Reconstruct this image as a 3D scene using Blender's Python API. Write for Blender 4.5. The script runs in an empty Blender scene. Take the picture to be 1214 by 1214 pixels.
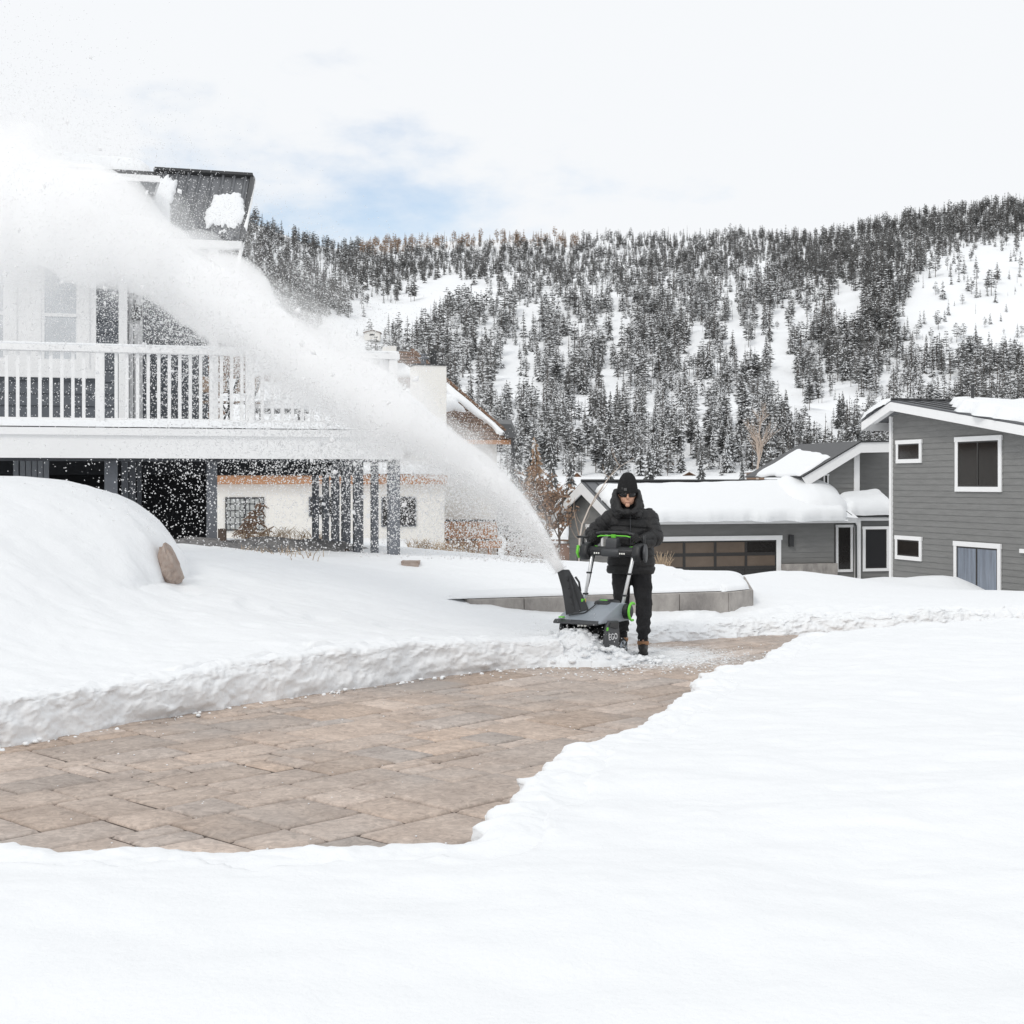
import bpy, bmesh, math, random
import numpy as np
from mathutils import Vector, Matrix

random.seed(7)
rng = np.random.default_rng(7)
S = bpy.context.scene
COL = S.collection

# ------------------------------------------------------------------ camera, sky, sun, exposure
F, CX, HY, EH = 1700.0, 607.0, 572.0, 1.73        # focal length and horizon read off the photograph
cam = bpy.data.cameras.new('camera')
cam.sensor_width = 36; cam.sensor_fit = 'HORIZONTAL'
cam.lens = 36 * F / 1214
cam.shift_y = -(607 - HY) / 1214
cam.clip_end = 8000; cam.clip_start = 0.1
camo = bpy.data.objects.new('camera', cam); COL.objects.link(camo)
camo.location = (0, 0, EH); camo.rotation_euler = (math.radians(90), 0, 0)
S.camera = camo

SUN_EL, SUN_AZ = 42.0, 215.0                      # azimuth clockwise from +Y: behind the camera, to the left
w = bpy.data.worlds.new('World'); S.world = w; w.use_nodes = True
nt = w.node_tree; nt.nodes.clear()
N = nt.nodes.new; LK = nt.links.new
sky = N('ShaderNodeTexSky'); sky.sky_type = 'NISHITA'; sky.sun_disc = False
sky.sun_elevation = math.radians(SUN_EL); sky.sun_rotation = math.radians(SUN_AZ)
bg1 = N('ShaderNodeBackground'); bg1.inputs[1].default_value = 0.15; LK(sky.outputs[0], bg1.inputs[0])
bg2 = N('ShaderNodeBackground'); bg2.inputs[0].default_value = (0.955, 0.975, 1.0, 1); bg2.inputs[1].default_value = 0.95
tc = N('ShaderNodeTexCoord')
mp = N('ShaderNodeMapping'); mp.inputs['Scale'].default_value = (1, 1, 2.2); LK(tc.outputs['Generated'], mp.inputs[0])
nz = N('ShaderNodeTexNoise'); nz.inputs['Scale'].default_value = 11.0; nz.inputs['Detail'].default_value = 6; nz.inputs['Roughness'].default_value = .55
LK(mp.outputs[0], nz.inputs['Vector'])
# the opening in the cloud lies in one direction of the sky
dist = N('ShaderNodeVectorMath'); dist.operation = 'DISTANCE'
d0 = Vector(((365 - CX) / F, 1, (HY - 252) / F)).normalized()
mp2 = N('ShaderNodeMapping'); mp2.inputs['Scale'].default_value = (1, 1, 2.6); LK(tc.outputs['Generated'], mp2.inputs[0])
dist.inputs[1].default_value = (d0.x, d0.y, d0.z * 2.6); LK(mp2.outputs[0], dist.inputs[0])
sub = N('ShaderNodeMath'); sub.operation = 'MULTIPLY_ADD'; sub.inputs[1].default_value = .50; sub.inputs[2].default_value = -.235
LK(nz.outputs['Fac'], sub.inputs[0])
ad = N('ShaderNodeMath'); ad.operation = 'ADD'; LK(dist.outputs['Value'], ad.inputs[0]); LK(sub.outputs[0], ad.inputs[1])
cr = N('ShaderNodeMapRange'); cr.interpolation_type = 'SMOOTHSTEP'
cr.inputs['From Min'].default_value = .0; cr.inputs['From Max'].default_value = .23
cr.inputs['To Min'].default_value = .25; cr.inputs['To Max'].default_value = 1.0
LK(ad.outputs[0], cr.inputs['Value'])
mx = N('ShaderNodeMixShader'); LK(cr.outputs[0], mx.inputs[0]); LK(bg1.outputs[0], mx.inputs[1]); LK(bg2.outputs[0], mx.inputs[2])
wo = N('ShaderNodeOutputWorld'); LK(mx.outputs[0], wo.inputs[0])

sd = bpy.data.lights.new('sun', 'SUN'); sd.energy = 1.0; sd.angle = math.radians(14); sd.color = (1, .965, .91)
so = bpy.data.objects.new('sun', sd); COL.objects.link(so)
az, el = math.radians(SUN_AZ), math.radians(SUN_EL)
sdir = Vector((math.sin(az) * math.cos(el), math.cos(az) * math.cos(el), math.sin(el)))
so.rotation_euler = sdir.to_track_quat('Z', 'Y').to_euler()
S.view_settings.view_transform = 'Standard'; S.view_settings.look = 'None'
S.view_settings.exposure = 0.035; S.view_settings.gamma = 1
S.cycles.max_bounces = 90; S.cycles.diffuse_bounces = 16; S.cycles.transmission_bounces = 16; S.cycles.transparent_max_bounces = 8
S.cycles.volume_bounces = 80

# ------------------------------------------------------------------ helpers
def P3(px, py, D):
    return Vector(((px - CX) / F * D, D, EH - (py - HY) / F * D))

def on_plane(px, py, p0, dr):
    """a photo point on the vertical plane through p0 along dr: (s, z, world)"""
    a = (px - CX) / F
    s = (a * p0[1] - p0[0]) / (dr[0] - a * dr[1])
    D = p0[1] + s * dr[1]
    return s, EH - (py - HY) * D / F, Vector((p0[0] + s * dr[0], D, EH - (py - HY) * D / F))

def vnoise(x, y, seed=0):
    x = np.asarray(x, float); y = np.asarray(y, float)
    xi = np.floor(x).astype(np.int64); yi = np.floor(y).astype(np.int64)
    xf = x - xi; yf = y - yi
    def h(a, b):
        n = (a * 374761393 + b * 668265263 + seed * 982451653) & 0x7fffffff
        n = ((n ^ (n >> 13)) * 1274126177) & 0x7fffffff
        n = (n ^ (n >> 16)) & 0xffff
        return n / 65535.0
    u = xf * xf * (3 - 2 * xf); v = yf * yf * (3 - 2 * yf)
    return (h(xi, yi) * (1 - u) + h(xi + 1, yi) * u) * (1 - v) + (h(xi, yi + 1) * (1 - u) + h(xi + 1, yi + 1) * u) * v - .5

def fbm(x, y, seed=0, oct=4, gain=.5):
    t = 0; a = 1.0; f = 1.0
    for i in range(oct):
        t = t + a * vnoise(x * f + 13.7 * i, y * f - 7.1 * i, seed + i); a *= gain; f *= 2.03
    return t

def sstep(a, b, x):
    t = np.clip((x - a) / (b - a), 0, 1); return t * t * (3 - 2 * t)

MATS = {}
def mat(name, color, rough=.7, var=.0, vscale=4., bump=.0, bscale=30., metal=0., color2=None, spec=.5, detail=4, stretch=None, trans=0):
    if name in MATS: return MATS[name]
    m = bpy.data.materials.new(name); m.use_nodes = True
    t = m.node_tree; b = t.nodes['Principled BSDF']
    b.inputs['Base Color'].default_value = (*color, 1); b.inputs['Roughness'].default_value = rough
    b.inputs['Metallic'].default_value = metal; b.inputs['Specular IOR Level'].default_value = spec
    if trans: b.inputs['Transmission Weight'].default_value = trans
    if var or bump or color2:
        c = t.nodes.new('ShaderNodeTexCoord'); src = c.outputs['Object']
        if stretch:
            q = t.nodes.new('ShaderNodeMapping'); q.inputs['Scale'].default_value = stretch
            t.links.new(src, q.inputs[0]); src = q.outputs[0]
    if var or color2:
        n = t.nodes.new('ShaderNodeTexNoise'); n.inputs['Scale'].default_value = vscale; n.inputs['Detail'].default_value = detail
        n.inputs['Roughness'].default_value = .6
        t.links.new(src, n.inputs['Vector'])
        r = t.nodes.new('ShaderNodeValToRGB'); r.color_ramp.elements[0].position = .3; r.color_ramp.elements[1].position = .7
        c2 = color2 or tuple(min(1, x * (1 + var)) for x in color)
        c1 = tuple(x * (1 - var) for x in color) if not color2 else color
        r.color_ramp.elements[0].color = (*c1, 1); r.color_ramp.elements[1].color = (*c2, 1)
        t.links.new(n.outputs['Fac'], r.inputs[0]); t.links.new(r.outputs[0], b.inputs['Base Color'])
    if bump:
        n2 = t.nodes.new('ShaderNodeTexNoise'); n2.inputs['Scale'].default_value = bscale; n2.inputs['Detail'].default_value = 5
        t.links.new(src, n2.inputs['Vector'])
        bp = t.nodes.new('ShaderNodeBump'); bp.inputs['Strength'].default_value = bump; bp.inputs['Distance'].default_value = .02
        t.links.new(n2.outputs['Fac'], bp.inputs['Height']); t.links.new(bp.outputs[0], b.inputs['Normal'])
    MATS[name] = m
    return m

class MB:
    """collects shapes, then links them as ONE mesh object"""
    def __init__(s): s.v = []; s.f = []; s.mi = []; s.cur = 0
    def add(s, vs, fs):
        o = len(s.v); s.v += [tuple(v) for v in vs]; s.f += [tuple(i + o for i in f) for f in fs]; s.mi += [s.cur] * len(fs)
        return s
    def box(s, c, size, rot=None):
        hx, hy, hz = size[0] / 2, size[1] / 2, size[2] / 2
        vs = [Vector((x, y, z)) for x in (-hx, hx) for y in (-hy, hy) for z in (-hz, hz)]
        if rot is not None: vs = [rot @ v for v in vs]
        c = Vector(c)
        return s.add([v + c for v in vs], [(0, 1, 3, 2), (4, 6, 7, 5), (0, 4, 5, 1), (2, 3, 7, 6), (0, 2, 6, 4), (1, 5, 7, 3)])
    def hexa(s, p):       # 8 corners: bottom 4 (ccw), top 4
        return s.add(p, [(3, 2, 1, 0), (4, 5, 6, 7), (0, 1, 5, 4), (1, 2, 6, 5), (2, 3, 7, 6), (3, 0, 4, 7)])
    def prism(s, poly, off):    # poly: 3d points of a planar polygon, off: extrusion vector
        n = len(poly); off = Vector(off)
        vs = [Vector(p) for p in poly] + [Vector(p) + off for p in poly]
        return s.add(vs, [tuple(range(n - 1, -1, -1)), tuple(range(n, 2 * n))] + [(i, (i + 1) % n, (i + 1) % n + n, i + n) for i in range(n)])
    def tube(s, pts, r, n=10, caps=True):
        pts = [Vector(p) for p in pts]
        rs = r if isinstance(r, (list, tuple)) else [r] * len(pts)
        rings = []; up = None
        for i, p in enumerate(pts):
            d = ((pts[min(i + 1, len(pts) - 1)] - pts[i]).normalized() + (pts[i] - pts[max(i - 1, 0)]).normalized())
            d = d.normalized() if d.length > 1e-9 else Vector((0, 0, 1))
            if up is None: up = Vector((0, 0, 1)) if abs(d.z) < .9 else Vector((1, 0, 0))
            a = d.cross(up).normalized(); b = d.cross(a).normalized(); up = -b if b.dot(up) < 0 else b
            a = d.cross(up).normalized()
            rings.append([p + rs[i] * (math.cos(2 * math.pi * k / n) * a + math.sin(2 * math.pi * k / n) * up) for k in range(n)])
        vs = [v for g in rings for v in g]
        fs = [(i * n + k, i * n + (k + 1) % n, (i + 1) * n + (k + 1) % n, (i + 1) * n + k) for i in range(len(pts) - 1) for k in range(n)]
        if caps: fs += [tuple(range(n - 1, -1, -1)), tuple(range((len(pts) - 1) * n, len(pts) * n))]
        return s.add(vs, fs)
    def lathe(s, c, axis, prof, n=20):     # prof: (distance along axis, radius)
        axis = Vector(axis).normalized(); t = Vector((0, 0, 1)) if abs(axis.z) < .9 else Vector((1, 0, 0))
        a = axis.cross(t).normalized(); b = axis.cross(a); c = Vector(c)
        vs = [c + axis * h + r * (math.cos(2 * math.pi * k / n) * a + math.sin(2 * math.pi * k / n) * b) for h, r in prof for k in range(n)]
        m = len(prof)
        fs = [(i * n + k, i * n + (k + 1) % n, (i + 1) * n + (k + 1) % n, (i + 1) * n + k) for i in range(m - 1) for k in range(n)]
        fs += [tuple(range(n - 1, -1, -1)), tuple(range((m - 1) * n, m * n))]
        return s.add(vs, fs)
    def ball(s, c, r, seg=10, rings=7):
        r = (r, r, r) if not isinstance(r, (tuple, list)) else r
        prof = []
        vs = [Vector((c[0], c[1], c[2] - r[2]))]
        for i in range(1, rings):
            a = -math.pi / 2 + math.pi * i / rings
            for k in range(seg):
                b = 2 * math.pi * k / seg
                vs.append(Vector((c[0] + r[0] * math.cos(a) * math.cos(b), c[1] + r[1] * math.cos(a) * math.sin(b), c[2] + r[2] * math.sin(a))))
        vs.append(Vector((c[0], c[1], c[2] + r[2])))
        fs = [(0, 1 + (k + 1) % seg, 1 + k) for k in range(seg)]
        for i in range(rings - 2):
            for k in range(seg):
                a0 = 1 + i * seg
                fs.append((a0 + k, a0 + (k + 1) % seg, a0 + seg + (k + 1) % seg, a0 + seg + k))
        l = len(vs) - 1; a0 = 1 + (rings - 2) * seg
        fs += [(a0 + k, a0 + (k + 1) % seg, l) for k in range(seg)]
        return s.add(vs, fs)
    def build(s, name, mats, parent=None, smooth=False, bevel=0, seg=2):
        me = bpy.data.meshes.new(name); me.from_pydata(s.v, [], s.f)
        for m in (mats if isinstance(mats, (list, tuple)) else [mats]): me.materials.append(m)
        if any(s.mi): me.polygons.foreach_set('material_index', s.mi)
        bm = bmesh.new(); bm.from_mesh(me)
        bmesh.ops.recalc_face_normals(bm, faces=bm.faces)
        if bevel:
            es = [e for e in bm.edges if len(e.link_faces) == 2 and e.calc_face_angle(0) > .5]
            bmesh.ops.bevel(bm, geom=es, offset=bevel, segments=seg, affect='EDGES', profile=.5, clamp_overlap=True)
        bm.to_mesh(me); bm.free()
        if smooth:
            me.polygons.foreach_set('use_smooth', [True] * len(me.polygons))
            if bevel or smooth == 'auto':
                try: me.set_sharp_from_angle(angle=math.radians(40))
                except Exception: pass
        return link(name, me, parent)

def link(name, me, parent=None):
    o = bpy.data.objects.new(name, me); COL.objects.link(o)
    if parent is not None:
        o.parent = parent
        if not parent.get('_rot'): o.matrix_parent_inverse = Matrix.Identity(4)
        # meshes below an Empty are written in world metres: bring them home
        r = parent
        off = Vector((0, 0, 0))
        while r is not None: off += r.location; r = r.parent
        if me is not None and not ROTATED.get(root_of(parent).name):
            me.transform(Matrix.Translation(-off))
    return o
ROTATED = {}
def root_of(o):
    while o.parent is not None: o = o.parent
    return o

def npmesh(name, V, Fq, mats, parent=None, mi=None, smooth=False, nside=None):
    V = np.asarray(V, np.float32); Fq = np.asarray(Fq, np.int32); k = Fq.shape[1]
    me = bpy.data.meshes.new(name)
    me.vertices.add(len(V)); me.vertices.foreach_set('co', V.ravel())
    me.loops.add(Fq.size); me.loops.foreach_set('vertex_index', Fq.ravel())
    me.polygons.add(len(Fq)); me.polygons.foreach_set('loop_start', np.arange(0, Fq.size, k, dtype=np.int32))
    me.polygons.foreach_set('loop_total', np.full(len(Fq), k, np.int32))
    for m in (mats if isinstance(mats, (list, tuple)) else [mats]): me.materials.append(m)
    if mi is not None: me.polygons.foreach_set('material_index', np.asarray(mi, np.int32))
    if smooth: me.polygons.foreach_set('use_smooth', np.ones(len(Fq), bool))
    me.update(calc_edges=True); me.validate()
    return link(name, me, parent)

def tag(o, label=None, cat=None, group=None, kind=None):
    if label: o['label'] = label
    if cat: o['category'] = cat
    if group: o['group'] = group
    if kind: o['kind'] = kind
    return o

def thing(name, label, cat, loc=(0, 0, 0), group=None):
    o = bpy.data.objects.new(name, None); COL.objects.link(o); o.location = loc
    o.empty_display_size = .2
    return tag(o, label, cat, group)

U = Vector((.958, .287, 0)).normalized()       # the houses share one orientation
V_ = Vector((-.287, .958, 0)).normalized()
UP = Vector((0, 0, 1))

# ------------------------------------------------------------------ materials
def snow_mat():
    m = bpy.data.materials.new('snow'); m.use_nodes = True; t = m.node_tree; b = t.nodes['Principled BSDF']
    b.inputs['Base Color'].default_value = (.83, .845, .86, 1); b.inputs['Roughness'].default_value = .75
    b.inputs['Specular IOR Level'].default_value = .25
    c = t.nodes.new('ShaderNodeTexCoord')
    n = t.nodes.new('ShaderNodeTexNoise'); n.inputs['Scale'].default_value = 3.0; n.inputs['Detail'].default_value = 8; n.inputs['Roughness'].default_value = .6
    n2 = t.nodes.new('ShaderNodeTexNoise'); n2.inputs['Scale'].default_value = 55; n2.inputs['Detail'].default_value = 3
    for q in (n, n2): t.links.new(c.outputs['Object'], q.inputs['Vector'])
    b1 = t.nodes.new('ShaderNodeBump'); b1.inputs['Strength'].default_value = .35; b1.inputs['Distance'].default_value = .06
    b2 = t.nodes.new('ShaderNodeBump'); b2.inputs['Strength'].default_value = .4; b2.inputs['Distance'].default_value = .006
    t.links.new(n.outputs['Fac'], b1.inputs['Height']); t.links.new(n2.outputs['Fac'], b2.inputs['Height'])
    t.links.new(b1.outputs[0], b2.inputs['Normal']); t.links.new(b2.outputs[0], b.inputs['Normal'])
    return m
SNOW = snow_mat()
def flake_mat():
    m = bpy.data.materials.new('blown_snow'); m.use_nodes = True; t = m.node_tree; t.nodes.clear()
    o = t.nodes.new('ShaderNodeOutputMaterial'); d = t.nodes.new('ShaderNodeBsdfDiffuse'); r = t.nodes.new('ShaderNodeBsdfTranslucent')
    for q in (d, r): q.inputs[0].default_value = (.995, .997, 1, 1)
    x = t.nodes.new('ShaderNodeMixShader'); x.inputs[0].default_value = .5
    t.links.new(d.outputs[0], x.inputs[1]); t.links.new(r.outputs[0], x.inputs[2]); t.links.new(x.outputs[0], o.inputs[0])
    return m
FLAKE = flake_mat()
SIDING = mat('grey_siding', (.205, .205, .20), .75, var=.10, vscale=1.5, bump=.15, bscale=40, stretch=(1, 1, 6))
SIDING_D = mat('slate_siding', (.115, .125, .14), .75, var=.07, vscale=1.5, bump=.15, bscale=40, stretch=(1, 1, 6))
WTRIM = mat('white_trim', (.86, .86, .86), .5, var=.02, vscale=2)
DARKMETAL = mat('dark_metal', (.035, .036, .038), .45, var=.1)
ROOFMETAL = mat('roof_metal', (.13, .135, .145), .4, var=.12, vscale=1.2, metal=.35)
SASH = mat('bronze_sash', (.03, .028, .027), .4)
GLASS = mat('dark_glass', (.018, .016, .015), .08, var=.3, vscale=.8, spec=.6)
GLASSB = mat('curtained_glass', (.22, .25, .30), .15, var=.25, vscale=2.0, spec=.6, stretch=(4, 4, .4))
BLIND = mat('cellular_blind', (.62, .64, .66), .7, var=.05)
GARGLASS = mat('frosted_garage_glass', (.13, .10, .078), .22, var=.2, vscale=.7)
STUCCO = mat('white_stucco', (.80, .78, .74), .9, var=.02, vscale=2, bump=.3, bscale=25)
WOOD = mat('cedar', (.42, .22, .12), .7, var=.18, vscale=5, stretch=(1, 1, 5))
SHINGLE = mat('brown_shingle', (.16, .095, .06), .85, var=.3, vscale=9)
POSTG = mat('grey_post', (.155, .165, .185), .7, var=.1, vscale=4)
BLACKISH = mat('dark_void', (.012, .012, .014), .8)
CONC = mat('concrete', (.22, .205, .195), .9, color2=(.46, .43, .40), vscale=4, bump=.7, bscale=30, detail=9, stretch=(1, 1, .6))
TWIG = mat('bare_twig', (.30, .23, .18), .8, var=.15)
STRAW = mat('dry_grass', (.42, .32, .22), .8, var=.2)
BARK = mat('bark', (.10, .075, .06), .9, var=.2)
ROCK = mat('rock', (.30, .22, .18), .85, color2=(.42, .36, .32), vscale=7, bump=.8, bscale=14)
GRAVEL = mat('gravel', (.12, .12, .125), .95, color2=(.30, .29, .28), vscale=14, bump=.8, bscale=50)

# ------------------------------------------------------------------ ground
CP = [(-8, 3, .3), (0, 3, .3), (8, 3, .35), (0, 5.3, .3), (-4, 5.2, .3), (4, 6, .33), (8, 8, .36), (1, 8, .3), (3, 10, .31), (2.6, 13, .29), (6, 12, .35), (5, 14.5, .30),
      (9, 14, .36), (14, 14, .4), (5, 17, .22), (4, 20, .12), (8, 20, .08), (7, 30, -.6), (12, 30, -.6), (13, 40, -1.5), (12.6, 47, -1.75), (18, 30, -.5),
      (20, 45, -1.6), (7.8, 40, -.72), (6, 50, -2.1), (9, 50, -1.9), (3, 50, -2.3), (0, 50, -2), (11, 50, -1.9), (2.2, 21, .42), (.56, 22, .52), (1.5, 28, -.3),
      (3, 30, -.6), (1, 40, -1.5), (1, 16, .2), (2.5, 16.5, .2), (0, 15.6, .27), (-.6, 14.8, .30), (-.9, 13.9, .33), (-1.5, 15, .5), (-2.5, 15.5, .75), (-1.4, 18, .75), (-.2, 18, .64),
      (-3, 18, .86), (-3.8, 17, .98), (-5, 19, .9), (-8, 18, 1.), (-3.3, 11, .42), (-4.5, 11, .7), (-4, 9.6, .38), (-6, 9.5, .6), (-3, 13, .62), (-2.2, 12.5, .44),
      (-10, 50, -.3), (-3, 50, -.35), (-1.6, 21, .74), (-2.5, 30, .4), (-1, 26, .42), (0, 35, -.6), (-15, 30, .4), (-15, 15, 1.2), (-8, 6, .4), (-12, 8, .7),
      (1.5, 15.6, .19), (3, 17.2, .2), (-20, 55, -.5), (25, 60, -2), (0, 60, -2.2), (-2, 8, .33)]
CP = np.array(CP, float)
def _rbf_fit():
    d2 = ((CP[:, None, :2] - CP[None, :, :2]) ** 2).sum(-1)
    A = np.sqrt(d2 + .8 ** 2); n = len(CP)
    M = np.zeros((n + 3, n + 3)); M[:n, :n] = A; M[:n, n] = 1; M[:n, n + 1:] = CP[:, :2]; M[n, :n] = 1; M[n + 1:, :n] = CP[:, :2].T
    M[:n, :n] += np.eye(n) * -.02
    return np.linalg.solve(M, np.concatenate([CP[:, 2], [0, 0, 0]]))
_W = _rbf_fit()
def rbf(X, Y):
    z = np.full(X.shape, _W[len(CP)]) + _W[-2] * X + _W[-1] * Y
    for i, (a, b, _) in enumerate(CP): z = z + _W[i] * np.sqrt((X - a) ** 2 + (Y - b) ** 2 + .8 ** 2)
    return z

PATH = [(-9, 2.5), (-6.5, 5.3), (-4.6, 7.6), (-3.32, 9.28), (-2.75, 10.1), (-2.28, 10.8), (-1.44, 11.83), (-.7, 12.6), (-.05, 13.17), (.5, 13.55), (.98, 13.8), (.98, 14.1),
        (.62, 14.55), (.8, 14.95), (1.35, 15.35), (2.05, 15.7), (2.8, 16.15), (3.6, 16.5), (4.6, 16.8), (7, 17.2), (7, 15.9), (4.4, 15.2), (3.3, 14.6), (2.75, 14.0), (2.5, 13.2), (2.26, 12.5), (1.98, 11.9),
        (1.62, 11.5), (1.42, 10.9), (1.22, 10.2), (1.08, 9.6), (.86, 9.1), (.62, 8.55), (.42, 8.1), (.2, 7.6), (.08, 7.1), (.02, 6.7), (-.14, 6.15), (-.24, 5.78),
        (-.9, 5.66), (-1.7, 5.68), (-2.6, 5.67), (-4.2, 5.2), (-6, 3.0)]
def sdist(X, Y, poly):
    """signed distance, positive outside"""
    d = np.full(X.shape, 1e9); inside = np.zeros(X.shape, bool); n = len(poly)
    for i in range(n):
        ax, ay = poly[i]; bx, by = poly[(i + 1) % n]
        ex, ey = bx - ax, by - ay
        t = np.clip(((X - ax) * ex + (Y - ay) * ey) / (ex * ex + ey * ey), 0, 1)
        d = np.minimum(d, (X - ax - t * ex) ** 2 + (Y - ay - t * ey) ** 2)
        c = ((ay > Y) != (by > Y)) & (X < (bx - ax) * (Y - ay) / (by - ay + 1e-12) + ax)
        inside ^= c
    return np.where(inside, -1, 1) * np.sqrt(d)

PLANT = [(-.6, 16.02), (2.50, 17.12), (2.86, 17.5), (3.2, 20), (1, 24), (-1, 21)]   # raised bed behind the concrete wall
def ground_z(X, Y):
    X = np.asarray(X, float); Y = np.asarray(Y, float)
    near = rbf(X, Y)
    # big pile at the left
    dx = (X + 5.75) / 2.38; dy = (Y - 14.3) / np.where(Y < 14.3, 3.3, 2.2)
    r = np.sqrt(np.abs(dx) ** 2.4 + np.abs(dy) ** 2.4) ** (2 / 2.4)
    r = r + .09 * fbm(X * .9, Y * .9, 5, 3) + .03 * fbm(X * 3, Y * 3, 6, 3)
    g = np.clip(1 - np.clip(r, 0, 1) ** 3.2, 0, 1) ** .62
    fr = sstep(0, 1, g)
    r2 = np.sqrt(np.abs((X + 5.9) / 3.0) ** 2.4 + np.abs((Y - 14.3) / np.where(Y < 14.3, 4.6, 2.4)) ** 2.2) ** (2 / 2.3)
    gs = .5 + .5 * np.cos(math.pi * np.clip(r2, 0, 1))
    wf = sstep(14.6, 12.6, Y)
    near = near + (1.80 - near) * np.clip(g * (1 - wf) + gs * wf * .97, 0, 1)
    # bed
    s = sdist(X, Y, PLANT)
    bed = sstep(.0, -.12, s)
    near = np.where(s < 0, np.maximum(near, .36 + .07 * bed + .0 * near), near)
    near = near + .05 * fbm(X * .55, Y * .55, 11, 4) * sstep(4, 6, Y) + .012 * fbm(X * 4, Y * 4, 3, 4)
    # bigger soft lumps by the houses
    near = near - .12 * np.exp(-(((X - 14.6) / 1.0) ** 2 + ((Y - 41) / 2) ** 2)) + .3 * np.exp(-(((X - 12.2) / 1) ** 2 + ((Y - 43) / 2) ** 2))
    near = near + .55 * np.exp(-(((X - 12.3) / 1.1) ** 2 + ((Y - 40.3) / 1.3) ** 2)) + .25 * np.exp(-(((X - 10.9) / .9) ** 2 + ((Y - 42) / 1.3) ** 2))
    # wind crust, old soft tracks
    near = near + (.034 * fbm(X * 1.1 + Y * .5, Y * 2.2 - X * .3, 201, 5) + .018 * np.abs(fbm(X * 2.6, Y * 5, 205, 4)) + .05 * fbm(X * .5, Y * .6, 207, 2)) * sstep(40, 20, Y)
    tr = np.abs(Y - (14.0 + .55 * np.sin(X * .9) + .16 * (X + 3))); near = near - .05 * np.exp(-(tr / .16) ** 2) * np.clip(np.sin(X * 9.5) * 1.2, 0, 1) * (X < -.9) * (X > -3.3)
    # slopes away into the valley, then up to the foot of the mountain
    far = -3.0 + 6.0 * sstep(90, 330, Y) + 1.2 * fbm(X * .02, Y * .02, 21, 3)
    k = sstep(55, 90, np.maximum(Y, np.abs(X) * 1.2))
    return near * (1 - k) + far * k

def spaced(a, b, fa, fb, fine, grow=1.06, far=30.):
    xs = list(np.arange(fa, fb + 1e-6, fine)); st = fine
    while xs[-1] < b: st = min(st * grow, far); xs.append(xs[-1] + st)
    st = fine
    while xs[0] > a: st = min(st * grow, far); xs.insert(0, xs[0] - st)
    return np.array(xs)

def grid_faces(nx, ny):
    i = np.arange(nx * ny).reshape(ny, nx)
    return np.stack([i[:-1, :-1], i[:-1, 1:], i[1:, 1:], i[1:, :-1]], -1).reshape(-1, 4)

gx = spaced(-700, 700, -3.9, 4.6, .026, 1.05, 25)
gy = spaced(-60, 420, 5.1, 17.3, .026, 1.045, 12)
GX, GY = np.meshgrid(gx, gy)
Z = ground_z(GX, GY)
s = sdist(GX, GY, PATH)
leftside = sstep(.5, -.3, GX - (GY - 13.) * 1.0 - .3)        # the ragged bank left of the paving
def jag_at(X, Y):
    ls = sstep(.5, -.3, X - (Y - 13.) * 1.0 - .3)
    return .10 * fbm(X * 1.6, Y * 1.6, 31, 2) + .03 * fbm(X * 5, Y * 5, 41, 2) + (1 - ls) * (.11 * fbm(X * 3.4, Y * 3.4, 33, 3) + .05 * fbm(X * 11, Y * 11, 35, 2))
jag = jag_at(GX, GY)
s2 = s + jag - .10
wid = .10 + .16 * (1 - leftside)
prof = np.clip(s2 / wid, 0, 1) ** .55
rim = np.exp(-((s2 - .12) / .16) ** 2)
Zb = Z + rim * (.055 * fbm(GX * 5, GY * 5, 51, 4) + .012)
# toe of broken snow at the foot of the bank
toe = np.exp(-np.clip(s2, -1, 1) ** 2 / .05 ** 2) * .0
farb = sstep(14.6, 15.2, GY) * sstep(.4, 1.1, GX) * sstep(5.2, 4, GX) # rough ploughed bank behind the man
slopeb = np.clip((s2 - .1) / .6, 0, 1) ** .8
prof = prof * (1 - farb) + slopeb * farb
Zb = Zb + farb * sstep(.0, .2, s2) * sstep(1.3, .6, s2) * (.07 * fbm(GX * 4, GY * 4, 61, 4))
Zs = np.where(s2 > 0, -.07 + (Zb + .07) * prof, -.07)
# heap the machine is eating into
hp = np.exp(-(((GX - .60) / .42) ** 2 + ((GY - 13.82) / .28) ** 2)) * (.30 + .12 * fbm(GX * 6, GY * 6, 71, 4))
Zs = np.where(hp > .035, np.maximum(Zs, hp + .02 * fbm(GX * 9, GY * 9, 73, 3)), Zs)
# dusting of snow left on the stones round the machine
gyy, gxx = np.gradient(s, gy, gx)
band = .0 * sstep(-.03, .02, s2) * sstep(.42, .16, s2) * (GY > 4) * (GY < 17.5) * (np.abs(GX) < 8)
al = (GX + GY) * .7
rough = .045 * fbm(al * 3.2 + Zs * 5, Zs * 11 + al, 101, 3) + .045 * fbm(al * 8 + Zs * 8, Zs * 16 - al * 2, 103, 3) + .030 * np.abs(fbm(al * 16 - Zs * 12, Zs * 26 + al * 5, 107, 3))
under = .055 * sstep(.075, .0, Zs) * sstep(-.25, .2, vnoise(al * 1.3, al * 0, 109) + .1)
shift = (rough - .01 + under) * band * sstep(-.08, .0, Zs)
GX2 = GX + gxx * shift; GY2 = GY + gyy * shift
V = np.stack([GX2, GY2, Zs], -1).reshape(-1, 3)
sn = npmesh('snow_ground', V, grid_faces(len(gx), len(gy)), SNOW, smooth=True)
tag(sn, kind='structure')
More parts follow.
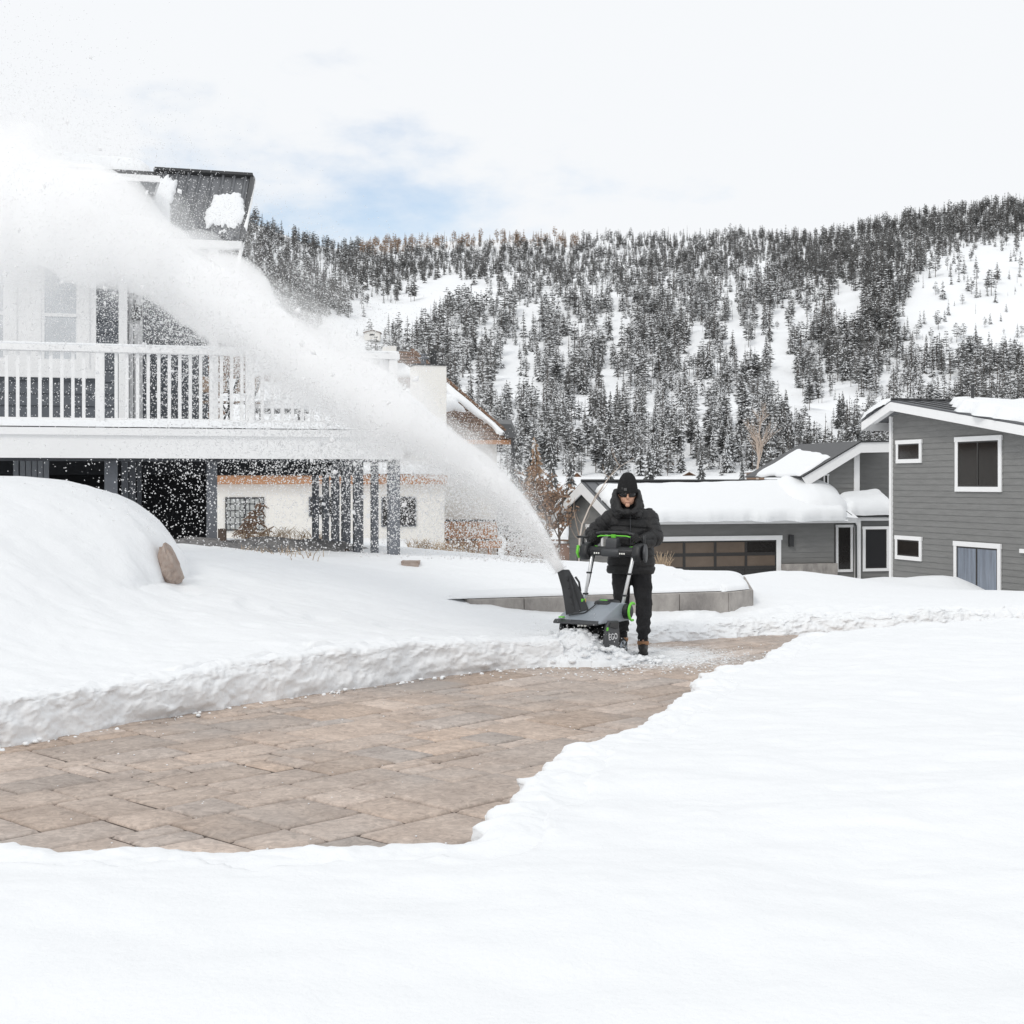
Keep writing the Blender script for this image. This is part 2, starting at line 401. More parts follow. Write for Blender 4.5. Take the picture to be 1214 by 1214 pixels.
def bank_face(i0, i1, name, tall=1.0, soft=0., lump=1.0, seed=0):
    pts = np.array(PATH[i0:i1 + 1], float)
    L_ = np.concatenate([[0], np.cumsum(np.hypot(*np.diff(pts, axis=0).T))]); n = int(L_[-1] / .014); l = np.linspace(0, L_[-1], n)
    px = np.interp(l, L_, pts[:, 0]); py = np.interp(l, L_, pts[:, 1])
    k = 25
    ker = np.hanning(k); ker /= ker.sum()
    sx = np.convolve(np.pad(px, k // 2, 'edge'), ker, 'valid'); sy = np.convolve(np.pad(py, k // 2, 'edge'), ker, 'valid')
    tx, ty = np.gradient(sx), np.gradient(sy); ll = np.hypot(tx, ty); tx /= ll; ty /= ll
    # outward side: away from the cleared path
    nx, ny = -ty, tx
    test = sdist(sx + nx * .1, sy + ny * .1, PATH)
    if np.median(test) < 0: nx, ny = -nx, -ny
    j = jag_at(sx, sy)
    m = 58; v = np.linspace(0, 1, m)
    Lg, Vg = np.meshgrid(l, v, indexing='ij'); J = j[:, None]
    face = np.clip(Vg / .62, 0, 1); top = np.clip((Vg - .62) / .38, 0, 1)
    sp = (.035 + soft * .45) * face ** 1.3 + .05 * np.sin(np.clip(top * 3, 0, 1) * 1.57) + .34 * top ** 1.4 + .03
    X = sx[:, None] + nx[:, None] * (sp - J); Y = sy[:, None] + ny[:, None] * (sp - J)
    # height the snow field has just behind the rim
    Xr = sx[:, None] + nx[:, None] * (np.maximum(sp, .22 + soft) - J); Yr = sy[:, None] + ny[:, None] * (np.maximum(sp, .22 + soft) - J)
    Zt = ground_z(Xr, Yr) * tall
    Zz = np.where(Vg < .62, Zt * (.90 * np.sin(face * 1.45) / np.sin(1.45)), Zt * (.90 + .10 * np.sin(np.clip(top * 2.5, 0, 1) * 1.57)) + .012 * (1 - top) - .02 * top ** 2)
    a_ = Lg + seed * 3.1; zq = Zz + sp * .6
    big = fbm(a_ * 2.6, zq * 5 + a_ * .3, 301 + seed, 3); mid = fbm(a_ * 8, zq * 11 + a_, 303 + seed, 3); fin = np.abs(fbm(a_ * 26 + zq * 9, zq * 30 - a_ * 3, 305 + seed, 3)); clod = np.maximum(0, fbm(a_ * 13 - zq * 6, zq * 15, 307 + seed, 2)) ** 1.2
    fade = sstep(1.0, .78, Vg)
    d = lump * (-.055 * big - .030 * mid + .022 * fin - .05 * clod) * fade
    low = sstep(.085, .0, Zz) * (Vg < .5); gap = sstep(-.1, .22, vnoise(a_ * 1.5, a_ * 0 + 3, 311 + seed))
    d = d + low * (.075 * gap - .01)
    X = X + nx[:, None] * d; Y = Y + ny[:, None] * d
    Zz = Zz + lump * fade * sstep(.0, .12, Zz) * (.035 * fbm(a_ * 5, Vg * 5, 321 + seed, 3) + .020 * np.abs(fbm(a_ * 15, Vg * 16, 323 + seed, 2)) - .004)
    Zz[:, 0] = -.02
    Vt = np.stack([X, Y, Zz], -1).reshape(-1, 3)
    i_ = np.arange(n * m).reshape(n, m); Fq = np.stack([i_[:-1, :-1], i_[1:, :-1], i_[1:, 1:], i_[:-1, 1:]], -1).reshape(-1, 4)
    return tag(npmesh(name, Vt, Fq, SNOW, smooth=True), kind='structure')
iL = PATH.index((.5, 13.55)); iF0 = PATH.index((.8, 14.95)); iF1 = PATH.index((7, 17.2)); iR0 = PATH.index((7, 15.9)); iR1 = PATH.index((-4.2, 5.2))
bank_face(1, iL, 'snow_bank', seed=0, lump=.72)
bank_face(iF0, iF1, 'snow_bank', soft=.35, lump=1.25, seed=1)
bank_face(iR0, iR1, 'snow_bank', seed=2, lump=.8)

# ------------------------------------------------------------------ paving: random stone sizes on a rotated grid
A = Vector((.683, .73, 0)).normalized(); B = Vector((-.73, .683, 0)).normalized()
PAVE = bpy.data.materials.new('paving_stone'); PAVE.use_nodes = True
t = PAVE.node_tree; b = t.nodes['Principled BSDF']; b.inputs['Roughness'].default_value = .8
c = t.nodes.new('ShaderNodeTexCoord'); at = t.nodes.new('ShaderNodeAttribute'); at.attribute_name = 'tone'
n1 = t.nodes.new('ShaderNodeTexNoise'); n1.inputs['Scale'].default_value = 2.2; n1.inputs['Detail'].default_value = 7; n1.inputs['Roughness'].default_value = .65
n2 = t.nodes.new('ShaderNodeTexNoise'); n2.inputs['Scale'].default_value = 16; n2.inputs['Detail'].default_value = 7; n2.inputs['Roughness'].default_value = .7
n2.inputs['Distortion'].default_value = 1.2
n3 = t.nodes.new('ShaderNodeTexNoise'); n3.inputs['Scale'].default_value = .55; n3.inputs['Detail'].default_value = 3
for q in (n1, n2, n3): t.links.new(c.outputs['Object'], q.inputs['Vector'])
r1 = t.nodes.new('ShaderNodeValToRGB'); r1.color_ramp.elements[0].position = .32; r1.color_ramp.elements[1].position = .68
r1.color_ramp.elements[0].color = (.43, .362, .315, 1); r1.color_ramp.elements[1].color = (.58, .50, .44, 1)
t.links.new(n1.outputs['Fac'], r1.inputs[0])
r2 = t.nodes.new('ShaderNodeValToRGB'); r2.color_ramp.elements[0].position = .35; r2.color_ramp.elements[1].position = .72
r2.color_ramp.elements[0].color = (.70, .68, .67, 1); r2.color_ramp.elements[1].color = (1.25, 1.22, 1.2, 1)
t.links.new(n2.outputs['Fac'], r2.inputs[0])
m1 = t.nodes.new('ShaderNodeMix'); m1.data_type = 'RGBA'; m1.blend_type = 'MULTIPLY'; m1.inputs['Factor'].default_value = 1
t.links.new(r1.outputs[0], m1.inputs['A']); t.links.new(r2.outputs[0], m1.inputs['B'])
m2 = t.nodes.new('ShaderNodeMix'); m2.data_type = 'RGBA'; m2.blend_type = 'MULTIPLY'; m2.inputs['Factor'].default_value = 1
t.links.new(m1.outputs['Result'], m2.inputs['A']); t.links.new(at.outputs['Color'], m2.inputs['B'])
# patches of thin frost / wet grey
m3 = t.nodes.new('ShaderNodeMix'); m3.data_type = 'RGBA'
r3 = t.nodes.new('ShaderNodeMapRange'); r3.inputs['From Min'].default_value = .53; r3.inputs['From Max'].default_value = .66; r3.inputs['To Max'].default_value = .45
t.links.new(n3.outputs['Fac'], r3.inputs['Value']); t.links.new(r3.outputs[0], m3.inputs['Factor'])
t.links.new(m2.outputs['Result'], m3.inputs['A']); m3.inputs['B'].default_value = (.27, .26, .255, 1)
# thin trodden snow film where the machine has just passed
sx = t.nodes.new('ShaderNodeVectorMath'); sx.operation = 'DISTANCE'; sx.inputs[1].default_value = (1.25, 14.35, 0); t.links.new(c.outputs['Object'], sx.inputs[0])
mr = t.nodes.new('ShaderNodeMapRange'); mr.inputs['From Min'].default_value = .25; mr.inputs['From Max'].default_value = 1.5; mr.inputs['To Min'].default_value = .42; mr.inputs['To Max'].default_value = -.12
t.links.new(sx.outputs['Value'], mr.inputs['Value'])
sa = t.nodes.new('ShaderNodeMath'); sa.operation = 'ADD'; t.links.new(n2.outputs['Fac'], sa.inputs[0]); t.links.new(mr.outputs[0], sa.inputs[1])
sm = t.nodes.new('ShaderNodeMapRange'); sm.inputs['From Min'].default_value = .55; sm.inputs['From Max'].default_value = .78
t.links.new(sa.outputs[0], sm.inputs['Value'])
m4 = t.nodes.new('ShaderNodeMix'); m4.data_type = 'RGBA'; t.links.new(sm.outputs[0], m4.inputs['Factor'])
t.links.new(m3.outputs['Result'], m4.inputs['A']); m4.inputs['B'].default_value = (.78, .79, .80, 1)
t.links.new(m4.outputs['Result'], b.inputs['Base Color'])
bp = t.nodes.new('ShaderNodeBump'); bp.inputs['Strength'].default_value = .7; bp.inputs['Distance'].default_value = .012
t.links.new(n2.outputs['Fac'], bp.inputs['Height']); t.links.new(bp.outputs[0], b.inputs['Normal'])
JOINT = mat('paving_joint', (.10, .078, .065), .95, var=.3, vscale=8, bump=.5, bscale=60)
def paving():
    u = .17; n = 110; m = 110
    occ = np.zeros((n, m), bool); cells = []
    r = random.Random(4)
    sizes = [(3, 2), (2, 3), (3, 2), (2, 2), (4, 3), (3, 4), (3, 3), (4, 2), (2, 1), (1, 2), (2, 3), (5, 3)]
    for i in range(n):
        for j in range(m):
            if occ[i, j]: continue
            opts = sizes[:]; r.shuffle(opts)
            opts.append((1, 1))
            for a, b_ in opts:
                if i + a <= n and j + b_ <= m and not occ[i:i + a, j:j + b_].any():
                    occ[i:i + a, j:j + b_] = True; cells.append((i, j, a, b_)); break
    o = Vector((1.6, 2.2, 0))
    Vs = []; Fs = []; tone = []
    for (i, j, a, b_) in cells:
        cx = (i + a / 2) * u - 3.; cy = (j + b_ / 2) * u - 6.
        c = o + A * cx + B * cy
        if not (-8 < c.x < 8 and 3 < c.y < 18): continue
        d = float(sdist(np.array([c.x]), np.array([c.y]), PATH)[0])
        if d > .5: continue
        k = 3
        g = .018; hx = a * u / 2 - g / 2; hy = b_ * u / 2 - g / 2
        base = len(Vs)
        tx, ty = r.gauss(0, .006), r.gauss(0, .006); h0 = r.gauss(0, .0022)
        M = 6
        for y in range(M + 1):
            for x in range(M + 1):
                fx = -1 + 2 * x / M; fy = -1 + 2 * y / M
                # ease the outermost ring to make a worn, rounded arris
                ex = 1 if 0 < x < M else 0; ey = 1 if 0 < y < M else 0
                px = hx * (fx if ex else math.copysign(1, fx)); py = hy * (fy if ey else math.copysign(1, fy))
                if x == 1: px = -hx + .012
                if x == M - 1: px = hx - .012
                if y == 1: py = -hy + .012
                if y == M - 1: py = hy - .012
                q = c + A * px + B * py
                wob = .006 * float(vnoise(q.x * 9, q.y * 9, 3)) if not (ex and ey) else 0
                z = h0 + tx * px + ty * py + .006 * float(vnoise(q.x * 7, q.y * 7, 9)) - (0 if ex and ey else .011)
                q = q + A * wob + B * wob
                Vs.append((q.x, q.y, z))
        # skirt
        ring = [x for x in range(M + 1)] + [(y) * (M + 1) + M for y in range(1, M + 1)] + [M * (M + 1) + x for x in range(M - 1, -1, -1)] + [y * (M + 1) for y in range(M - 1, 0, -1)]
        sb = len(Vs)
        for q in ring: v = Vs[base + q]; Vs.append((v[0], v[1], -.04))
        fs = []
        for y in range(M):
            for x in range(M):
                p = base + y * (M + 1) + x; fs.append((p, p + 1, p + M + 2, p + M + 1))
        for q in range(len(ring)):
            q2 = (q + 1) % len(ring); fs.append((base + ring[q], sb + q, sb + q2, base + ring[q2]))
        Fs += fs
        tt = 1 + r.gauss(0, .085); w_ = r.gauss(0, .022)
        tone += [(tt + w_, tt, tt - w_, 1)] * len(fs)
    o_ = npmesh('paved_path', Vs, Fs, PAVE)
    at = o_.data.attributes.new('tone', 'FLOAT_COLOR', 'FACE')
    at.data.foreach_set('color', np.array(tone, np.float32).ravel())
    tag(o_, kind='structure')
    J = MB(); J.add([(x, y, -.012) for x, y in ((-10, 2), (9, 2), (9, 18.5), (-10, 18.5))], [(0, 1, 2, 3)])
    # joint bed only inside the cleared outline
    poly = [(x, y, -.012) for x, y in PATH]
    J = MB(); J.add(poly, [tuple(range(len(poly)))])
    me = bpy.data.meshes.new('paving_joint_bed')
    bm = bmesh.new(); vs = [bm.verts.new((x * 1.0, y * 1.0, -.012)) for x, y in PATH]; bm.faces.new(vs)
    bmesh.ops.triangulate(bm, faces=bm.faces[:]); bm.to_mesh(me); bm.free(); me.materials.append(JOINT)
    j = link('paving_joint_bed', me); tag(j, kind='structure')
paving()

# ------------------------------------------------------------------ mountain
RX = np.array([-400, -100, 100, 250, 300, 330, 380, 425, 470, 520, 600, 700, 800, 900, 980, 1010, 1060, 1150, 1214, 1300, 1600], float)
RY = np.array([190, 200, 225, 250, 262, 276, 293, 297, 290, 286, 284, 284, 282, 281, 284, 275, 262, 250, 241, 236, 228], float)
RD = np.array([800, 800, 760, 740, 740, 760, 860, 950, 1030, 1080, 1080, 1080, 1080, 1050, 1000, 980, 960, 940, 930, 920, 900], float)
D0 = 290.
def ridge(px):
    k = np.arange(-3, 4) * 9.
    y = sum(np.interp(px + q, RX, RY) for q in k) / 7; d = sum(np.interp(px + q * 3, RX, RD) for q in k) / 7
    return y, d
def mount_z(px, D):
    yr, dr = ridge(px)
    zr = EH + (HY - yr) * dr / F
    t = np.clip((D - D0) / (dr - D0), 0, 1)
    zz = 3.0 + (zr - 3.0) * t ** 1.22
    X = (px - CX) / F * D
    rough = sstep(0, .12, t) * sstep(1.0, .85, t)
    zz = zz + rough * (16 * fbm(X * .006, D * .006, 81, 4) + 4 * fbm(X * .03, D * .03, 83, 3))
    over = np.clip(D - dr, 0, None)
    return zz - over * .32 - .3 * sstep(20, 0, D - D0)
mpx = np.linspace(-380, 1600, 420); mD = np.concatenate([np.linspace(D0 - 25, 500, 90), np.linspace(505, 1250, 130), np.linspace(1260, 1700, 14)])
MP, MD = np.meshgrid(mpx, mD)
MZ = mount_z(MP, MD)
MZ = np.where(MD < D0, 3.0 + (MD - D0) * .12, MZ)
MSNOW = bpy.data.materials.new('mountain_snow'); MSNOW.use_nodes = True
t = MSNOW.node_tree; b = t.nodes['Principled BSDF']; b.inputs['Roughness'].default_value = .85; b.inputs['Specular IOR Level'].default_value = .2
c = t.nodes.new('ShaderNodeTexCoord'); n = t.nodes.new('ShaderNodeTexNoise'); n.inputs['Scale'].default_value = .35; n.inputs['Detail'].default_value = 6; n.inputs['Roughness'].default_value = .7
t.links.new(c.outputs['Object'], n.inputs['Vector'])
r = t.nodes.new('ShaderNodeValToRGB'); r.color_ramp.elements[0].position = .24; r.color_ramp.elements[0].color = (.36, .33, .31, 1)
r.color_ramp.elements[1].position = .34; r.color_ramp.elements[1].color = (.85, .865, .88, 1)
t.links.new(n.outputs['Fac'], r.inputs[0]); t.links.new(r.outputs[0], b.inputs['Base Color'])
mo = npmesh('mountain', np.stack([(MP - CX) / F * MD, MD, MZ], -1).reshape(-1, 3), grid_faces(len(mpx), len(mD)), MSNOW, smooth=True)
tag(mo, kind='structure')

# ------------------------------------------------------------------ conifers
NEEDLE = mat('needles', (.082, .084, .083), .85, color2=(.19, .19, .187), vscale=.6)  # greyed and lightened in colour, standing in for haze over the slope
NEEDLE_B = mat('brown_needles', (.26, .16, .10), .85, color2=(.40, .28, .19), vscale=.6)  # brown with the far ridge's sunlit tone painted in; also one valley spruce
def conifer(r, tiers, per, snow, wid=.17, gap=.10, pine=False, trunkfrac=.08):
    """unit-height tree: verts, tris, material index (0 needle, 1 snow, 2 bark)"""
    V = []; T = []; M = []
    # trunk
    k = 5; tr = .011
    for z, rr in ((-.03, tr), (.55, tr * .7), (.97, tr * .15)):
        for i in range(k): a = 2 * math.pi * i / k; V.append((rr * math.cos(a), rr * math.sin(a), z))
    for l in range(2):
        for i in range(k):
            a, b_, c_, d = l * k + i, l * k + (i + 1) % k, (l + 1) * k + (i + 1) % k, (l + 1) * k + i
            T += [(a, b_, c_), (a, c_, d)]; M += [2, 2]
    z0 = trunkfrac if not pine else .32
    lean = r.uniform(-.02, .02)
    for ti in range(tiers):
        f = (ti + r.uniform(-.3, .3)) / tiers; f = min(max(f, 0), .985)
        z = z0 + (1 - z0) * f
        if pine: env = wid * 1.25 * (math.sin(math.pi * (.18 + .80 * f)) ** .7)
        else: env = wid * (1 - f) ** .85 + .012
        n = max(3, int(per * (1 - .55 * f)))
        off = r.uniform(0, 6.28)
        for j in range(n):
            if r.random() < gap: continue
            a = off + 2 * math.pi * j / n + r.uniform(-.25, .25)
            L = env * r.uniform(.6, 1.15); dr = L * (r.uniform(.25, .55) if not pine else r.uniform(-.25, .2))
            wv = L * r.uniform(.28, .45); ca, sa = math.cos(a), math.sin(a)
            th = r.uniform(.012, .022)
            zz = z + r.uniform(-.012, .012)
            base = len(V)
            ox = lean * z
            V += [(ox, 0, zz + th * .6), (ox + ca * L * .6 - sa * wv * .5, sa * L * .6 + ca * wv * .5, zz - dr * .5 - th),
                  (ox + ca * L, sa * L, zz - dr), (ox + ca * L * .6 + sa * wv * .5, sa * L * .6 - ca * wv * .5, zz - dr * .5 - th),
                  (ox + ca * L * .62, sa * L * .62, zz - dr * .42 + th)]
            s_ = 1 if r.random() < snow else 0
            s2_ = 1 if r.random() < snow else 0
            T += [(base, base + 1, base + 4), (base + 1, base + 2, base + 4), (base + 2, base + 3, base + 4), (base + 3, base, base + 4), (base, base + 3, base + 1), (base + 1, base + 3, base + 2)]
            M += [s_, s_, s2_, s2_, 0, 0]
    return np.array(V, np.float32), np.array(T, np.int32), np.array(M, np.int32)

r_ = random.Random(3)
PROTO = {}
for snow_lvl, sv in (('dark', .10), ('dusted', .38), ('snowy', .60)):
    PROTO[snow_lvl] = [conifer(r_, 11, 8, sv, wid=r_.uniform(.15, .21), gap=.10) for _ in range(4)] + [conifer(r_, 9, 8, sv, wid=.19, gap=.2, pine=True) for _ in range(3)]
PROTO['bare'] = [conifer(r_, 8, 4, .15, wid=.05, gap=.4) for _ in range(2)]

def forest_density(x, y, yr):
    """share of the slope covered by trees, read off the photograph"""
    X = x * .02; Yq = y * .02
    d = .49 + .62 * vnoise(x / 34., y / 60., 91) + 1.35 * vnoise(x / 10., y / 22., 92)
    top = sstep(75, 20, y - yr); d = np.maximum(d, top * 1.4)
    # open meadow at the right
    edge = np.interp(y, [270, 300, 340, 380, 420, 460, 520], [1230, 1130, 1075, 1062, 1085, 1105, 1120])
    mead = sstep(-8, 14, x - edge) * sstep(440, 415, y) * sstep(36, 50, y - yr)
    d = d * (1 - mead) + mead * .05
    d = np.maximum(d, 1.2 * sstep(430, 390, x) * sstep(100, 70, y - yr))
    mead2 = sstep(1180, 1190, x) * sstep(445, 455, y)
    # small clearings
    for cx, cy, rx, ry in ((560, 303, 26, 5), (385, 320, 9, 4), (890, 293, 25, 7), (530, 345, 30, 18), (1000, 372, 14, 18), (905, 320, 16, 14), (600, 450, 14, 30), (470, 372, 26, 11), (420, 388, 30, 9), (985, 500, 16, 22), (935, 475, 12, 25), (780, 300, 22, 5)):
        d = d - 1.1 * np.exp(-(((x - cx) / rx) ** 2 + ((y - cy) / ry) ** 2) * .9)
    return d

def mountain_D(px, y):
    """distance at which the slope shows at photo point (px, y)"""
    Dg = np.linspace(D0, 1120, 170)
    zz = mount_z(np.full(Dg.shape, px), Dg); yy = HY - (zz - EH) * F / Dg
    _, dr = ridge(px)
    m = Dg <= dr + 6
    Dg, yy = Dg[m], yy[m]
    yy2 = np.minimum.accumulate(yy)
    i = np.searchsorted(-yy2, -y)
    return Dg[min(i, len(Dg) - 1)], i < len(Dg)

trees = []
cell = {}
for _ in range(60000):
    x = rng.uniform(-60, 1290)
    if x < 250 and rng.random() < .8: continue
    yr, dr = ridge(x)
    y = yr + (566 - yr) * rng.random() ** 1.15
    dens = float(forest_density(np.array(x), np.array(y), yr))
    if rng.random() > dens: continue
    D, ok = mountain_D(x, y)
    if not ok: continue
    top = float(sstep(90, 25, y - yr))
    h = rng.uniform(6.5, 11.5) * (1.12 if rng.random() < .15 else 1) * (1 - .12 * top)
    h *= .74 + .26 * float(sstep(320, 560, D))
    if rng.random() < .2: h *= .5
    hp_ = h * F / D
    ky = (int(x // max(hp_ * .25, 3.6)), int(y // max(hp_ * .20, 3.0)))
    if ky in cell: continue
    cell[ky] = 1
    if y < HY - 12 and x > 1060 and 285 < y < 430: h *= rng.uniform(.5, 1.)
    bright = .54 + .75 * float(vnoise(x / 90., y / 70., 95)) + .32 * (y - 380) / 180. - .6 * top - .5 * float(sstep(420, 330, x))
    q = bright + rng.normal(0, .30)
    kind = 'dark' if q < .30 else ('dusted' if q < .72 else 'snowy')
    if rng.random() < .09: kind = 'bare'
    trees.append((h * F / D, x, y, D, h, kind))
trees.sort(reverse=True)
print('TREES', len(trees))
# the 300 that show largest are things of their own
def place(px):
    for lim, txt in ((420, 'behind the deck rail'), (480, 'left of the chimney'), (560, 'over the chalet roof'), (612, 'over the chalet eave'), (655, 'above the snow jet'), (700, 'above the gable peak'),
                     (735, 'left of the hat'), (775, 'above the hat'), (815, 'right of the man'), (860, 'over mid garage roof'), (900, 'left of bare tree'), (940, 'right of bare tree'),
                     (985, 'over garage roof end'), (1030, 'above the entry wing'), (1075, 'above tall house ridge'), (1130, 'right of tall house ridge'), (1180, 'above the roof vent pipe')):
        if px < lim: return txt
    return 'at far right'
hero = {}
for k_, sv in (('dark', .14), ('dusted', .42), ('snowy', .64)):
    hero[k_] = []
    for i in range(4):
        Vv, Tt, Mm = conifer(r_, 20, 12, sv, wid=r_.uniform(.15, .21), gap=.12, pine=(i == 3))
        o = npmesh('pine_tree', Vv, Tt, [NEEDLE, SNOW, BARK], mi=Mm); hero[k_].append(o)
used = set(); HT = []
DESC = {'dark': 'dark conifer', 'dusted': 'snow-dusted conifer', 'snowy': 'snow-laden conifer'}
vis = [q for q in trees if q[2] > 200 and q[5] != 'bare' and -20 < q[1] < 1240 and q[2] < 566 and q[1] > 300]
big = vis[:290]; bigset = set(id(q) for q in big)
for q in big:
    hp_, x, y, D, h, kind = q
    if q in used: continue
    i = random.randrange(4); src = hero[kind][i]
    if src.name in used: o = src.copy(); COL.objects.link(o)
    else: o = src; used.add(src.name)
    o.location = ((x - CX) / F * D, D, float(mount_z(np.array(x), np.array(D))) - .2)
    o.scale = (h * random.uniform(.9, 1.15),) * 2 + (h,); o.rotation_euler = (0, 0, random.uniform(0, 6.28))
    size = 'tall' if h > 8.2 else 'mid-sized' if h > 5.5 else 'small'
    hgt = 'at slope foot' if y > 525 else 'low on slope' if y > 480 else 'part way up'
    HT.append((x, f'{size} {DESC[kind]}', f'{hgt} {place(x)}', o))
ORD = ['leftmost', 'second', 'third', 'fourth', 'fifth', 'sixth', 'seventh', 'eighth', 'ninth', 'tenth', 'eleventh', 'twelfth', 'thirteenth', 'fourteenth', 'fifteenth', 'sixteenth', 'seventeenth', 'eighteenth', 'nineteenth', 'twentieth']
gr = {}
for x, a_, b_, o in HT: gr.setdefault((a_, b_), []).append((x, o))
for (a_, b_), lst in gr.items():
    lst.sort(key=lambda q: q[0])
    for i_, (x, o) in enumerate(lst):
        if len(lst) == 1: tag(o, f'{a_} {b_}', 'tree', f'{a_}s {b_}')
        else: tag(o, f'{ORD[min(i_, 19)]}{"" if i_ == 0 else " from left"} of {a_}s {b_}', 'tree', f'{a_}s {b_}')
for k_ in hero:
    for o in hero[k_]:
        if o.name not in used: bpy.data.objects.remove(o)
# the rest as one mass
def merge(lst, name, mats, swap=None):
    Vs = []; Ts = []; Ms = []; off = 0
    for (hp_, x, y, D, h, kind) in lst:
        Vv, Tt, Mm = random.choice(PROTO[kind])
        a = random.uniform(0, 6.28); ca, sa = math.cos(a), math.sin(a)
        wsc = h * random.uniform(.85, 1.2)
        X = (x - CX) / F * D; zb = float(mount_z(np.array(x), np.array(D))) - .3
        Q = np.stack([(Vv[:, 0] * ca - Vv[:, 1] * sa) * wsc + X, (Vv[:, 0] * sa + Vv[:, 1] * ca) * wsc + D, Vv[:, 2] * h + zb], -1)
        Vs.append(Q); Ts.append(Tt + off); Ms.append(Mm); off += len(Vv)
    o = npmesh(name, np.concatenate(Vs), np.concatenate(Ts), mats, mi=np.concatenate(Ms))
    return o
rest = [q for q in trees if id(q) not in bigset]
brown = [q for q in rest if 425 < q[1] < 690 and q[2] - ridge(q[1])[0] < 11 and q[5] != 'bare']
bs = set(id(q) for q in brown)
tag(merge([q for q in rest if id(q) not in bs], 'forest', [NEEDLE, SNOW, BARK]), 'grey snow-dusted conifer forest covering the whole mountainside', 'forest', kind='stuff')
if brown: tag(merge(brown, 'ridge_forest', [NEEDLE_B, SNOW, BARK]), 'rusty brown trees along the far ridge under the blue sky', 'forest', kind='stuff')

# ------------------------------------------------------------------ building helpers
def clip_band(poly, z0, z1):
    def clip(p, f):
        out = []
        for i in range(len(p)):
            a, b_ = p[i], p[(i + 1) % len(p)]; fa, fb = f(a), f(b_)
            if fa >= 0: out.append(a)
            if (fa >= 0) != (fb >= 0):
                t_ = fa / (fa - fb); out.append((a[0] + t_ * (b_[0] - a[0]), a[1] + t_ * (b_[1] - a[1])))
        return out
    return clip(clip(poly, lambda p: p[1] - z0), lambda p: z1 - p[1])

def lap_wall(mb, p0, dr, nrm, poly, course=.18, lap=.018, back=.12):
    """lap siding boards on a convex wall outline poly [(s, z)]"""
    p0 = Vector((p0[0], p0[1], 0)); dr = Vector(dr); nrm = Vector(nrm)
    zmin = min(p[1] for p in poly); zmax = max(p[1] for p in poly)
    z = zmin
    while z < zmax - 1e-4:
        c_ = clip_band(poly, z, min(z + course, zmax))
        if len(c_) >= 3:
            fr = [p0 + dr * a + UP * b_ + nrm * (lap * (1 - (b_ - z) / course) + .002) for a, b_ in c_]
            bk = [p0 + dr * a + UP * b_ - nrm * .01 for a, b_ in c_]
            n = len(c_)
            mb.add(fr + bk, [tuple(range(n))] + [(i, (i + 1) % n, (i + 1) % n + n, i + n) for i in range(n)])
        z += course
    bk = [p0 + dr * a + UP * b_ - nrm * .011 for a, b_ in poly]
    mb.prism(bk, -nrm * back)
    return mb

def quad_on(mb, p0, dr, nrm, s0, s1, z0, z1, d0, d1):
    """a block on a wall: s and z extents, from d0 to d1 off the wall face"""
    p0 = Vector((p0[0], p0[1], 0)); dr = Vector(dr); nrm = Vector(nrm)
    pts = []
    for z in (z0, z1):
        for (s_, d_) in ((s0, d0), (s1, d0), (s1, d1), (s0, d1)): pts.append(p0 + dr * s_ + nrm * d_ + UP * z)
    mb.hexa(pts); return mb

def window_on(parent, p0, dr, nrm, s0, s1, z0, z1, trim=.12, mull=1, glass=None, rail=None, name='window', head=.02, sill_snow=False, glass2=None, label=None):
    """window part with casing, sash and panes as sub-parts; s0..z1 are the outside of the casing"""
    if s0 > s1: s0, s1 = s1, s0
    m = MB()
    quad_on(m, p0, dr, nrm, s0 - head, s1 + head, z1 - trim, z1, 0, .055)
    quad_on(m, p0, dr, nrm, s0, s1, z0, z0 + trim, 0, .05)
    quad_on(m, p0, dr, nrm, s0, s0 + trim, z0 + trim, z1 - trim, 0, .045)
    quad_on(m, p0, dr, nrm, s1 - trim, s1, z0 + trim, z1 - trim, 0, .045)
    wdw = m.build(name, WTRIM, parent)
    if label: wdw['label'] = label
    a0, a1, b0, b1 = s0 + trim, s1 - trim, z0 + trim, z1 - trim
    k = .045; f = MB()
    quad_on(f, p0, dr, nrm, a0, a1, b1 - k, b1, 0, .036); quad_on(f, p0, dr, nrm, a0, a1, b0, b0 + k, 0, .036)
    quad_on(f, p0, dr, nrm, a0, a0 + k, b0 + k, b1 - k, 0, .034); quad_on(f, p0, dr, nrm, a1 - k, a1, b0 + k, b1 - k, 0, .034)
    for i in range(mull):
        c_ = a0 + (a1 - a0) * (i + 1) / (mull + 1)
        quad_on(f, p0, dr, nrm, c_ - k * .7, c_ + k * .7, b0 + k, b1 - k, 0, .040)
    if rail is not None:
        quad_on(f, p0, dr, nrm, a0 + k, a1 - k, rail - k / 2, rail + k / 2, 0, .038)
    sm_ = SASH if trim != .125 else WTRIM
    f.build('sash', sm_, wdw)
    g = MB(); quad_on(g, p0, dr, nrm, a0 + k * .5, a1 - k * .5, b0 + k * .5, (rail if (rail and glass2) else b1 - k * .5), 0.005, .026)
    g.build('pane', glass or GLASS, wdw)
    if rail and glass2:
        g = MB(); quad_on(g, p0, dr, nrm, a0 + k * .5, a1 - k * .5, rail, b1 - k * .5, 0.005, .026); g.build('pane', glass2, wdw)
    return wdw

